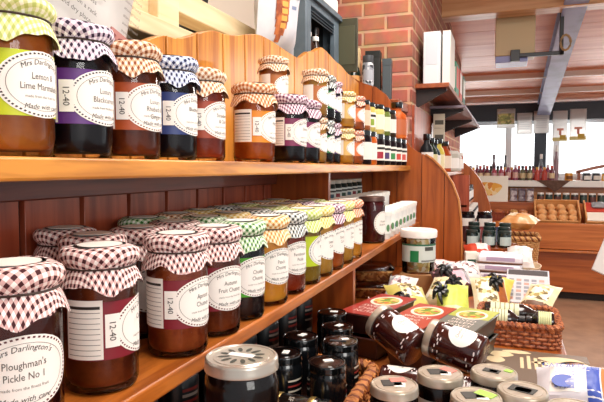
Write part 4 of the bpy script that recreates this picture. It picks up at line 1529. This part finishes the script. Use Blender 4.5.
# slate blue cabinet
SLB = mat('#5f6e78', .55, noise=(12, '#4c5a64', .4, .7))
t = thing('display_cabinet', 'slate blue wooden cabinet with louvres and two bottles inside, behind the shelf', 'cabinet', (0, 0, 0))
m = MB()
x0, x1, y0, y1, z0, z1 = -.755, -.672, 1.865, 2.275, 1.6004, 1.905
for lo, hi in (((x0, y0, z0), (x1, y0 + .02, z1)), ((x0, y1 - .02, z0), (x1, y1, z1)), ((x0, y0, z0), (x0 + .015, y1, z1)), ((x0 - .01, y0 - .01, z1), (x1 + .012, y1 + .01, z1 + .022)), ((x0, y0, z0), (x1, y1, z0 + .02)),
               ((x1 - .02, y0 + .02, z0 + .02), (x1, y0 + .06, z1)), ((x1 - .02, y1 - .06, z0 + .02), (x1, y1 - .02, z1)), ((x1 - .02, y0 + .06, z1 - .025), (x1, y1 - .06, z1))):
    m.box(lo, hi, SLB)
m.build('cabinet_body', t, bevel=.002)
m = MB()
for k in range(3):
    z = z1 - .032 - k * .0115
    m.box((-.012, y0 + .06, -.0015), (.012, y1 - .06, .0015), SLB, T(x1 - .012, 0, z, 0, .6, 0))
m.build('louvre', t)
m = MB()
m.box((x0 + .016, y0 + .02, z0 + .02), (x0 + .02, y1 - .02, z1), mat('#15191a', .6))
m.build('back_panel', t)
m = MB()
m.box((x0 + .02, y0 + .02, z0 + .02), (x1 - .02, y1 - .02, z0 + .045), SLB)
m.build('inner_shelf', t)
OLV = mat('#4a4a36', .5, noise=(14, '#3a3a2a', .4, .7))
m = MB()
m.box((x1 - .02, y1 + .012, z0 + .10), (x1 + .075, y1 + .03, z1 + .015), OLV)
m.box((x1 - .01, y1 + .01, z0 + .13), (x1 + .065, y1 + .012, z1 - .015), mat('#55553f', .5))
m.build('door', t, bevel=.002)
for k in range(2):
    o = thing('oil_bottle', 'dark oil bottle with white neck tag inside the slate cabinet, %s' % ['nearer one', 'farther one'][k], 'bottle', (-.7055, 1.985 + .085 * k, z0 + .0454), 0, 'bottles inside the slate cabinet')
    MB().lathe([(0, 0), (.025, 0), (.027, .004), (.027, .10), (.012, .135), (.011, .175), (0, .175)], mat('#2a1a12', .2, coat=.6), 24).build('body', o)
    MB().lathe([(.012, .165), (.014, .165), (.014, .19), (0, .19)], BLACK, 20).build('cap', o)
    lb = MB()
    lb.patch(.0274, -1.4, 1.2, .03, .085, mat('#c8803a', .5), 12)
    lb.build('label', o)
    MB().lathe([(.0125, .14), (.0135, .142), (.0135, .155), (.012, .157)], WHITE, 16).build('neck_tag', o)
o = thing('paper_pack', 'white folded pack lying on the slate cabinet', 'packet', (-.72, 2.07, z1 + .0224), 0)
m = MB()
m.box((-.06, -.15, 0), (.055, .17, .055), mat('#e4e2dc', .6))
m.build('pack', o, bevel=.006)
BX = 'boxes by the brick pier'
for (lab, px, py, y, w, d, h, c) in (('narrow cream box behind the dark bottle by the brick pier', 356, 40, 2.60, .035, .04, .26, '#e0c898'),
                                     ('black box standing by the brick pier', 373, 50, 2.575, .068, .06, .235, '#1e211e'),
                                     ('low blue grey box beside the black box by the brick pier', 387, 58, 2.60, .04, .06, .20, '#4a5458')):
    q = at(px, py, Y=y)
    o = thing('gift_box', lab, 'box', (q.x, y + .01, 1.6004), .1, BX)
    m = MB()
    m.box((-w / 2, -d / 2, 0), (w / 2, d / 2, h), mat(c, .5))
    m.build('carton', o, bevel=.002)
    m = MB()
    m.box((-w / 2 - .001, -d / 2 - .001, h - .03), (w / 2 + .001, d / 2 + .001, h + .002), mat(c, .4))
    m.build('lid', o, bevel=.002)
q = at(353, 60, Y=2.49)
capped('dark bottle with round amber label and pale cap by the slate cabinet', q.x, 2.492, 1.6004, .034, .225, mat('#1c2a22', .2, coat=.6), mat('#b8c0c4', .3, metal=.7), mat('#d89a5a', .5), (.45, .7), neck=.4, name='oil_bottle', cat='bottle')
q = at(365, 58, Y=2.485)
capped('patterned grey tin in front of the black box', q.x + .014, 2.485, 1.6004, .026, .20, speckle(('#c8ccd0', '#8a9098', '#3a4046', '#e4e6e8'), 70), mat('#4a4e52', .4), mat('#a8acb4', .5), (.6, .75), name='drinks_tin', cat='tin')

# ------------------------------------------------------------------ wall shelf with folders beyond the brick pier
t = thing('wall_shelf', 'brown wall shelf on grey brackets beyond the brick pier, carrying white folders', 'shelf', (0, 0, 0))
m = MB()
m.box((-.4365, 2.80, 1.69), (-.275, 4.8, 1.712), wood('#a8582c', '#7c3c1c', 'y', .4, .2, 6))
m.build('board', t, bevel=.002)
LIL = mat('#8f8390', .5)
for k, y in enumerate((2.84, 3.7, 4.6)):
    m = MB()
    m.prism([(-.4365, 1.69), (-.29, 1.69), (-.29, 1.677), (-.4365, 1.60)], y, y + .025, mat('#2c2424', .5), 'xz')
    m.build('bracket', t)
t2 = thing('wall_shelf', 'lilac grey lower wall shelf stretching on towards the window', 'shelf', (0, 0, 0))
m = MB()
m.box((-.4365, 3.35, 1.645), (-.235, 5.2, 1.66), LIL)
m.build('board', t2, bevel=.002)
for y in (3.4, 4.2, 5.0):
    m = MB()
    m.prism([(-.4365, 1.645), (-.25, 1.645), (-.25, 1.633), (-.4365, 1.56)], y, y + .022, mat('#2c2424', .5), 'xz')
    m.build('bracket', t2)
for k, (px0, px1, yy, c) in enumerate(((423, 440, 2.86, '#dfe3e6'), (442, 450, 2.88, '#e8e4dc'))):
    q0, q1 = at(px0, 78, Y=yy), at(px1, 78, Y=yy)
    hh = .262 if k == 0 else .266
    o = thing('box_file', ['wide white box file on the wall shelf', 'slimmer cream white box file on the wall shelf'][k], 'box file', (q0.x, yy, 1.7122), 0, 'box files on the wall shelf')
    m = MB()
    m.box((0, 0, 0), (q1.x - q0.x, .24, hh), mat(c, .5))
    m.build('cover', o, bevel=.003)
    m = MB()
    m.box((-.001, .012, .004), (-.0002, .236, hh - .004), mat('#4a463f', .6))
    m.build('spine', o)
    if k == 0:
        m = MB()
        m.box((.012, -.001, .10), (q1.x - q0.x - .012, -.0002, .24), mat('#cdd6dd', .5))
        m.build('label', o)
for k in range(3):
    o = thing('tea_box', 'small %s box behind the white files on the wall shelf' % ['green and red', 'green and white', 'dark topped green'][k], 'box', (-.32, 3.40 + k * .26, 1.7122), 0, 'tea boxes on the wall shelf')
    m = MB()
    m.box((-.03, -.10, 0), (.035, .10, .19), mat(['#3f8a6c', '#c84a3c', '#2f6a58'][k], .5))
    m.build('carton', o, bevel=.003)
    m = MB()
    m.box((.0352, -.07, .05), (.0356, .07, .17), mat(['#d8483c', '#e8e4dc', '#e8e4dc'][k], .5))
    m.build('label', o)
    m = MB()
    m.box((-.02, -.1006, .04), (.03, -.1002, .16), mat(['#e8e4dc', '#3f8a6c', '#c84a3c'][k], .5))
    m.build('label', o)

# ------------------------------------------------------------------ second unit goods
U2 = [(-.385, 2.86, .033, .19, '#1a1f22', '#e2e2dc', 'black bottle with white label first on the second unit', .42), (-.375, 2.96, .033, .175, '#20301f', '#d8cf9a', 'dark green bottle with straw label on the second unit', .42),
      (-.37, 3.05, .033, .17, '#26383c', '#e8e8e4', 'grey bottle with white label on the second unit', .42), (-.36, 3.15, .034, .18, '#d8c85a', '#efe6b8', 'pale yellow bottle with cream label on the second unit', .5),
      (-.345, 3.26, .045, .17, '#a8481c', '#e8d8c4', 'orange bottle with short black neck on the second unit', .5), (-.308, 3.40, .036, .12, '#b8b4a8', '#f0eee8', 'short white labelled jar beyond the orange bottle', None),
      (-.315, 3.49, .036, .12, '#8c3a2c', '#efece4', 'short red jar with white label on the second unit', None), (-.305, 3.58, .036, .115, '#c8c4bc', '#eeeae4', 'short pale jar near the second curved panel', None),
      (-.30, 3.67, .036, .115, '#a8604a', '#eeeae4', 'short brown jar touching the second curved panel', None)]
for (x, y, R, H, b, l, lab, nk) in U2:
    capped(lab, x, y, 1.2802, R, H, jam(b), SHINYBLACK if nk else mat('#d8d4cc', .4), mat(l, .5), neck=nk, name='sauce_bottle' if nk else 'condiment_jar', cat='bottle' if nk else 'jar', group='bottles and jars on the second unit')
for k in range(4):
    o = thing('cracker_box', ['cream cracker box at the bottom of the tall stack', 'cream cracker box second in the tall stack', 'cream cracker box third in the tall stack', 'cream cracker box on top of the tall stack'][k], 'box', (-.385, 3.36, 1.2804 + k * .083), .1, 'cracker boxes stacked on the second unit')
    m = MB()
    m.box((-.03, -.045, 0), (.035, .045, .082), mat('#e2dcc4', .5))
    m.build('carton', o, bevel=.002)
    m = MB()
    m.box((-.02, -.0456, .02), (.028, -.0452, .045), mat('#5c5a4c', .5))
    m.build('label', o)
for r_, (z, xx) in enumerate(((1.1052, -.235), (.9902, -.205))):
    for k in range(6):
        capped('small white labelled jar on the %s shelf of the second unit, %s from the front' % (['middle', 'bottom'][r_], ['first', 'second', 'third', 'fourth', 'fifth', 'sixth', 'seventh', 'eighth', 'ninth'][k]),
               xx, 3.15 + k * .107, z, .034, .092, J_BLACK, mat(['#1a1a1c', '#e0dcd4'][r_], .35), mat(['#e4e2dc', '#efece6'][r_], .5), group='small jars inside the second unit')

# ------------------------------------------------------------------ bakery counter by the window
CW = wood('#b8622a', '#954818', 'x', .3, .35, 4)
t = thing('bakery_counter', 'long orange wooden counter with bread and groceries below the window', 'counter', (0, 0, 0))
m = MB()
m.box((-.55, 6.02, .08), (2.4, 6.055, .50), CW)
m.build('front_panel', t, bevel=.003)
m = MB()
m.box((-.55, 6.0, .505), (2.4, 6.055, .76), wood('#c47234', '#a0541c', 'x', .3, .35, 4))
m.build('front_panel', t, bevel=.003)
m = MB()
m.box((-.5, 6.10, 0), (2.4, 6.16, .08), mat('#2c201a', .6))
m.build('plinth', t)
m = MB()
m.box((-.55, 6.055, .70), (2.4, 6.89, .725), CW)
m.build('worktop', t)
m = MB()
m.box((-.55, 6.45, .725), (2.4, 6.89, .93), wood('#b8652e', '#94481c', 'x', .4, .2, 4))
m.build('tier', t, bevel=.003)
m = MB()
m.box((-.55, 5.94, .48), (2.4, 6.02, .50), wood('#c47234', '#a0541c', 'x', .3, .35, 4))
m.build('ledge', t, bevel=.003)
TANW = wood('#dba468', '#c0854a', 'x', .5, .1, 4)
o = thing('bread_crate', 'wooden crate of round bread rolls tilted on the bakery counter', 'crate', M=T(.47, 6.09, .735, .55, 0, 0))
m = MB()
m.box((-.21, 0, 0), (.21, .30, .012), TANW)
m.box((-.21, 0, .012), (-.195, .30, .10), TANW)
m.box((.195, 0, .012), (.21, .30, .10), TANW)
m.box((-.195, 0, .012), (.195, .012, .05), TANW)
m.box((-.195, .288, .012), (.195, .30, .10), TANW)
m.build('crate_box', o, bevel=.002)
Mc = o.matrix_world.copy()
ROLL = mat('#cf8f52', .7, noise=(18, '#e6bf8e', .4, .7), bump=.3)
wd_ = ['first', 'second', 'third', 'fourth']
for j in range(3):
    for i in range(4):
        x = -.141 + i * .094 + (.006 if j == 1 else 0) - (.006 if j == 2 else 0)
        q = MB()
        rr_ = .0425
        def lump(r, z, a, jj, s=i * 3 + j):
            return r * (1 + .05 * math.sin(2 * a + s) + .03 * math.sin(5 * a + 2 * s)), z
        q.lathe([(0, 0), (rr_ * .7, 0), (rr_ * .95, .012), (rr_, .026), (rr_ * .85, .046), (rr_ * .5, .058), (0, .062)], ROLL, 20, fn=lump)
        b = q.build('bread_roll')
        b.matrix_world = Mc @ T(x, .058 + j * .0905, .0150)
        tag(b, 'round bread roll in the tilted crate, %s row, %s from its left side' % (['bottom', 'middle', 'top'][j], wd_[i]), 'bread roll', 'bread rolls in the tilted crate')
o = thing('bread_crate', 'crate lined with white paper right of the bread rolls', 'crate', M=T(.93, 6.09, .735, .55, 0, 0))
m = MB()
m.box((-.21, 0, 0), (.21, .30, .012), TANW)
m.box((-.21, 0, .012), (-.195, .30, .10), TANW)
m.box((.195, 0, .012), (.21, .30, .10), TANW)
m.box((-.195, 0, .012), (.195, .012, .05), TANW)
m.build('crate_box', o, bevel=.002)
m = MB()
m.box((-.19, .014, .013), (.19, .15, .06), mat('#e6e0d4', .6))
m.box((-.19, .15, .013), (.19, .295, .075), mat('#c23a24', .5))
m.build('lining', o, bevel=.004)
Mc = o.matrix_world.copy()
for k in range(2):
    o = pouch(['grey packet lying in the red lined crate', 'white packet lying in the red lined crate'][k], Mc @ T(-.08 + .16 * k, .215, .102, 0, 0, .0), .13, .08, .045, [mat('#8a8c90', .4), WHP][k], seed=40 + k)
bk5 = basket('reddish brown basket in front of the little dark jars on the counter', .005, 6.15, .225, 6.40, .7254, .10, mat('#a85c34', .6), mat('#83401f', .6), gap=.03, rimR=.008, turns=25)
bk6 = basket('brown basket of loose groceries at the left of the bakery counter', -.27, 6.15, -.03, 6.40, .7254, .10, mat('#a04a30', .6), mat('#7c3420', .6), gap=.03, rimR=.008, turns=25)
for k, (x, c) in enumerate(((-.17, '#d8d2cc'), (-.06, '#b8683c'))):
    pouch(['pale packet in the left counter basket', 'tan packet in the left counter basket'][k], T(x - .03, 6.27, .82, .5, 0, 0), .095, .13, .06, mat(c, .5), group='packets in the left counter basket', seed=44 + k)
for k in range(2):
    pouch(['golden packet in the reddish counter basket, left one', 'tan packet in the reddish counter basket, right one'][k], T(.065 + .095 * k, 6.27, .82, .5, 0, 0), .085, .13, .06, mat(['#d09a54', '#c07a44'][k], .5), group='packets in the reddish counter basket', seed=48 + k)
for k in range(8):
    x = .335 + k * .083
    capped('little dark jar in the row below the brown cloth, %s from the left' % ['first', 'second', 'third', 'fourth', 'fifth', 'sixth', 'seventh', 'eighth'][k], x, 6.53, .9304, .036, .105, mat('#1f2a26', .3, coat=.4), mat('#e6e2da', .4), mat('#3a4a44' if k % 2 else '#5c3a34', .5), group='little jars in a row on the counter tier')
# silver wrapped packets left of the row of little jars
for k, (x, c) in enumerate(((.065, '#c8c4c8'), (.15, '#8d8a92'), (.235, '#dcd8d8'))):
    pouch(['silvery packet at the left of the counter tier', 'dark grey packet on the counter tier', 'off white packet next to the row of little jars'][k], T(x, 6.66, 1.005, .9, 0, 0), .08, .17, .06, mat(c, .35, coat=.4, noise=(16, '#5c4a58', .45, .6)), group='packets on the counter tier', seed=50 + k)
# white board with orange picture
o = thing('poster_board', 'white poster board with an orange bread picture, left on the counter', 'sign', M=T(-.205, 6.52, .9304, -.12, 0, 0))
m = MB()
m.box((-.20, 0, 0), (.21, .012, .285), mat('#f0ecdc', .5))
m.build('board', o, bevel=.002)
m = MB()
m.add([(-.01 + .15 * math.cos(2 * PI * k / 26) * (1 + .15 * math.sin(3 * 2 * PI * k / 26)), -.0008, .14 + .085 * math.sin(2 * PI * k / 26) * (1 + .12 * math.cos(2 * 2 * PI * k / 26))) for k in range(26)], [tuple(range(26))], speckle(('#e8a83c', '#f0c878', '#d8842c', '#f4dca8'), 22))
for k in range(6):
    m.box((-.18, -.0008, .02 + k * .008), (-.02 + .02 * (k % 3), -.0004, .023 + k * .008), mat('#b89a6c', .6))
m.build('printed_picture', o)
# brown cloth hanging over the ledge
o = MB()
CLB = mat('#5a4034', .9, noise=(40, '#6c5042', .4, .7))
o.prism([(.30, 1.1605), (.36, 1.125), (.42, 1.085), (.47, 1.05), (.49, 1.035), (.52, 1.06), (.58, 1.11), (.64, 1.1605)], 6.742, 6.7485, CLB, 'xz')
o.prism([(.30, 6.742), (.64, 6.742), (.60, 6.80), (.49, 6.88), (.38, 6.80)], 1.1602, 1.1645, CLB, 'xy')
b = o.build('hanging_cloth')
tag(b, 'dark brown diamond shaped cloth hanging over the white window ledge', 'cloth')
# bottles and pots along the window ledge
kinds = [('#a83048', '#4a1c2c', 'short plum red bottle in the row on the window ledge', .165), ('#6a2438', '#c84a34', 'dark bottle with red cap in the row on the window ledge', .165), ('#b8402c', '#e0a848', 'red bottle with amber cap in the row on the window ledge', .15),
         ('#5a5a40', '#26282a', 'olive bottle with black cap in the row on the window ledge', .165), ('#8a3858', '#d8d4d8', 'plum bottle with pale cap in the row on the window ledge', .18)]
x = -.42
i = 0
while x < .50:
    b, c, lab, h = kinds[(i * 2 + i // 4) % 5]
    R = .029
    q = MB()
    q.lathe([(0, 0), (R, 0), (R, h * .62), (R * .5, h * .76), (R * .45, h * .86), (0, h * .86)], mat(b, .3, coat=.4), 14)
    q.lathe([(R * .5, h * .82), (R * .55, h * .82), (R * .55, h), (0, h)], mat(c, .4), 12)
    q.patch(R + .0005, -PI, 0, h * .15, h * .5, mat(['#c89aa0', '#e0c8a0', '#b8443a', '#c8b48a', '#d8b0a4'][(i * 2 + i // 4) % 5], .5), 8)
    o = q.build('small_bottle', loc=(x, 6.90 if i % 2 else 6.98, 1.1602))
    tag(o, lab, 'bottle', 'small bottles along the window ledge')
    x += .0385
    i += 1
for (x, h, R, b, lab) in ((-.16, .30, .024, '#5c2a34', 'tall red wine coloured bottle standing out of the ledge row'), (-.03, .29, .022, '#4c5660', 'tall slate grey bottle on the window ledge'), (.36, .30, .024, '#5c6470', 'tall grey bottle with white top near the dark window post'), (.52, .40, .026, '#8a6c74', 'tallest slim mauve bottle at the right end of the ledge row')):
    o = thing('tall_bottle', lab, 'bottle', (x, 7.08, 1.1602))
    MB().lathe([(0, 0), (R, 0), (R, h * .55), (R * .5, h * .72), (R * .45, h * .85), (0, h * .85)], mat(b, .3, coat=.4), 18).build('body', o)
    MB().lathe([(R * .5, h * .82), (R * .58, h * .82), (R * .58, h), (0, h)], mat('#e8e6e2' if x > .2 else b, .4), 14).build('cap', o)
for (x, c, c2, lab) in ((.635, '#d8922c', '#7a4a1c', 'amber honey pot right of the hanging cloth'), (.812, '#1f2328', '#e8e4dc', 'black pot with white label on the window ledge'), (.905, '#2a3038', '#d8d4c8', 'dark grey pot beside the black pot on the ledge'), (1.0, '#e0a02c', '#d8d4c8', 'amber pot with pale label at the right of the ledge'), (1.10, '#c8861c', '#3a2a1c', 'amber pot with dark label farthest right on the ledge')):
    capped(lab, x, 6.86, 1.1602, .042, .085, mat(c, .3, coat=.4), mat('#2a2420' if x > .7 else '#c8963c', .4), mat(c2, .5), group='pots on the window ledge')
# arched brown wooden tray at the right end of the ledge
o = thing('wooden_tray', 'arched brown wooden tray standing at the right end of the window ledge', 'tray', (0, 0, 0))
m = MB()
arc = [(.72 + .75 * k / 14, 1.27 + .105 * math.sin(PI * min(1, k / 14 * 1.0) * .62)) for k in range(15)]
m.prism([(a, b) for a, b in arc] + [(a, b - .035 - .0 * k) for k, (a, b) in enumerate(arc[::-1])], 6.99, 7.03, wood('#a85a30', '#83401f', 'x', .4, .2, 4), 'xz')
m.box((.735, 6.99, 1.1604), (.765, 7.03, 1.26), wood('#a85a30', '#83401f', 'x', .4, .2, 4))
m.box((1.44, 6.99, 1.1604), (1.47, 7.03, 1.33), wood('#a85a30', '#83401f', 'x', .4, .2, 4))
m.build('arch', o)
m = MB()
m.box((.72, 6.96, 1.1604), (1.47, 7.06, 1.172), wood('#a85a30', '#83401f', 'x', .4, .2, 4))
m.build('base', o)
# papers hung from the lintel
SHEET = paper_mat()


def paper(px0, py0, px1, py1, lab, pic):
    a, b = at(px0, py0, Y=7.105), at(px1, py1, Y=7.105)
    o = thing('hanging_sheet', lab, 'paper', (a.x, 7.105, b.z), 0, 'paper sheets pinned to the lintel')
    m = MB()
    w_, h_ = b.x - a.x, a.z - b.z
    vs = [(w_ * i / 6, .004 * math.sin(3 * j / 6) + (.002 if i % 2 else 0), h_ * j / 6) for j in range(7) for i in range(7)]
    m.add(vs, [(j * 7 + i, j * 7 + i + 1, j * 7 + i + 8, j * 7 + i + 7) for j in range(6) for i in range(6)], SHEET)
    sh = m.build('sheet', o)
    sd = sh.modifiers.new('thick', 'SOLIDIFY')
    sd.thickness = .001
    m = MB()
    if pic == 'green':
        m.box((.01, -.0045, h_ * .2), (w_ - .01, -.004, h_ * .75), speckle(('#a8b46a', '#d8d48a', '#8a9460', '#c8b890'), 40))
    elif pic == 'lines':
        for k in range(6):
            m.box((w_ * .15, -.0045, h_ * (.25 + .1 * k)), (w_ * .85, -.004, h_ * (.265 + .1 * k)), mat('#c4c8cc', .7))
    else:
        m.box((w_ * .3, -.0045, h_ * .35), (w_ * .75, -.004, h_ * .42), mat('#d8907c', .6))
        m.box((w_ * .45, -.0045, h_ * .2), (w_ * .6, -.004, h_ * .35), mat('#d07a64', .6))
        m.box((0, -.0045, h_ * .0), (w_, -.004, h_ * .12), mat('#d8cf8a', .6))
        m.box((w_ * .5, -.0047, h_ * .05), (w_ * .9, -.0045, h_ * .2), mat('#c8a83c', .6))
    m.build('printed_picture', o)


paper(497, 109, 515, 128, 'sheet with a green picture pinned to the dark lintel', 'green')
paper(517, 113, 532, 134, 'plain printed sheet left of the blue joist end', 'lines')
paper(534, 111, 549, 133, 'plain printed sheet below the blue joist end', 'lines')
paper(553, 111, 567, 141, 'sheet with red mark and yellow foot, left one of the pair', 'red')
paper(570, 109, 586, 140, 'sheet with red mark and yellow foot, right one of the pair', 'red')

# boxy heater hung from the joist
o = thing('hanging_heater', 'cream boxy heater with lilac underside hung by a black arm from the blue joist', 'heater', (0, 0, 0))
m = MB()
zc = cz(4.12) - .05
m.box((-.10, 4.12, zc - .34), (.155, 4.34, zc + .03), mat('#cdb489', .5))
m.build('casing', o, bevel=.006)
m = MB()
m.box((-.097, 4.122, zc - .385), (.11, 4.335, zc - .34), mat('#8f92c4', .4))
m.build('underside', o, bevel=.004)
m = MB()
m.box((.0, 4.085, zc - .36), (.33, 4.115, zc - .335), mat('#16181c', .4))
m.box((.0, 4.082, zc - .385), (.06, 4.118, zc - .31), mat('#16181c', .4))
m.box((.30, 4.085, zc - .36), (.325, 4.115, zc - .02), mat('#16181c', .4))
m.build('arm', o, bevel=.003)
m = MB()
m.tube([(.335 + .03 * math.cos(a * PI / 6), 4.07 - .005 * a / 6, zc - .29 + .05 * math.sin(a * PI / 6)) for a in range(26)], .007, mat('#a8865a', .6), 6)
m.build('cable_coil', o)
# white sign board at the right
q = at(592, 241, Y=3.6)
o = thing('notice_board', 'tilted white notice board on a stand at the right edge', 'sign', (q.x + .31, 3.62, 0), 0)
m = MB()
m.tube([(0, .04, 0), (0, .04, .9)], .018, mat('#3a3a3c', .4), 12)
m.lathe([(0, 0), (.16, 0), (.16, .012), (.03, .03), (0, .03)], mat('#3a3a3c', .4), 28, T(0, .04, 0))
m.build('stand', o)
m = MB()
m.box((-.28, -.008, -.17), (.28, .008, .17), mat('#f2f2ee', .5), T(0, 0, .745, -.5, .42, 0))
m.build('board', o, bevel=.003)
m = MB()
for k in range(3):
    m.box((-.2, -.0086, .1 - .06 * k), (.1, -.0082, .115 - .06 * k), mat('#a8acb0', .6), T(0, 0, .745, -.5, .42, 0))
m.build('lettering_lines', o)
# ------------------------------------------------------------------ light
w = bpy.data.worlds.new('world')
scn.world = w
scn.view_settings.exposure = .06
w.use_nodes = True
bg = w.node_tree.nodes['Background']
bg.inputs['Color'].default_value = (.93, .97, 1, 1)
# overcast sky, brightest on the side the shop window faces
wn = w.node_tree
geo = wn.nodes.new('ShaderNodeTexCoord')
sx = wn.nodes.new('ShaderNodeSeparateXYZ')
wn.links.new(geo.outputs['Generated'], sx.inputs['Vector'])
mr = wn.nodes.new('ShaderNodeMapRange')
mr.inputs['From Min'].default_value = .55
mr.inputs['From Max'].default_value = .95
mr.inputs['To Min'].default_value = .62
mr.inputs['To Max'].default_value = 2.2
wn.links.new(sx.outputs['Y'], mr.inputs['Value'])
wn.links.new(mr.outputs['Result'], bg.inputs['Strength'])


def area(loc, rot, size, power, col=(1, .95, .88)):
    l = bpy.data.lights.new('area_lamp', 'AREA')
    l.shape = 'RECTANGLE'
    l.size, l.size_y = size
    l.energy = power
    l.color = col
    o = bpy.data.objects.new('area_lamp', l)
    COL.objects.link(o)
    o.location = loc
    o.rotation_euler = rot


area((.55, .7, 2.62), (0, math.radians(20), 0), (.5, 1.5), 36)
area((-.1, 2.0, 2.5), (0, math.radians(-5), 0), (.3, 1.2), 20)
area((.9, 4.6, 2.1), (0, 0, 0), (.5, 1.6), 40)

def aim(loc, tgt, size, power, col):
    area(loc, (0, 0, 0), size, power, col)
    o = COL.objects[-1]
    o.name = 'added_front_fill'
    o.rotation_euler = (Vector(tgt) - Vector(loc)).to_track_quat('-Z', 'Y').to_euler()


aim((1.9, -1.0, 1.75), (-.5, .9, 1.15), (1.1, .9), 26, (1, .97, .93))  # fill lamp added behind the camera to brighten the shelves; no window seen there
dl = bpy.data.lights.new('window_daylight', 'AREA')
dl.shape = 'RECTANGLE'
dl.size, dl.size_y = 4.4, 1.3
dl.energy = 120
dl.color = (1, .97, .93)
o = bpy.data.objects.new('window_daylight', dl)
COL.objects.link(o)
o.location = (.85, 7.7, 1.5)
o.rotation_euler = (math.radians(-90), 0, math.radians(180))
o.rotation_euler = (math.radians(-98), 0, 0)
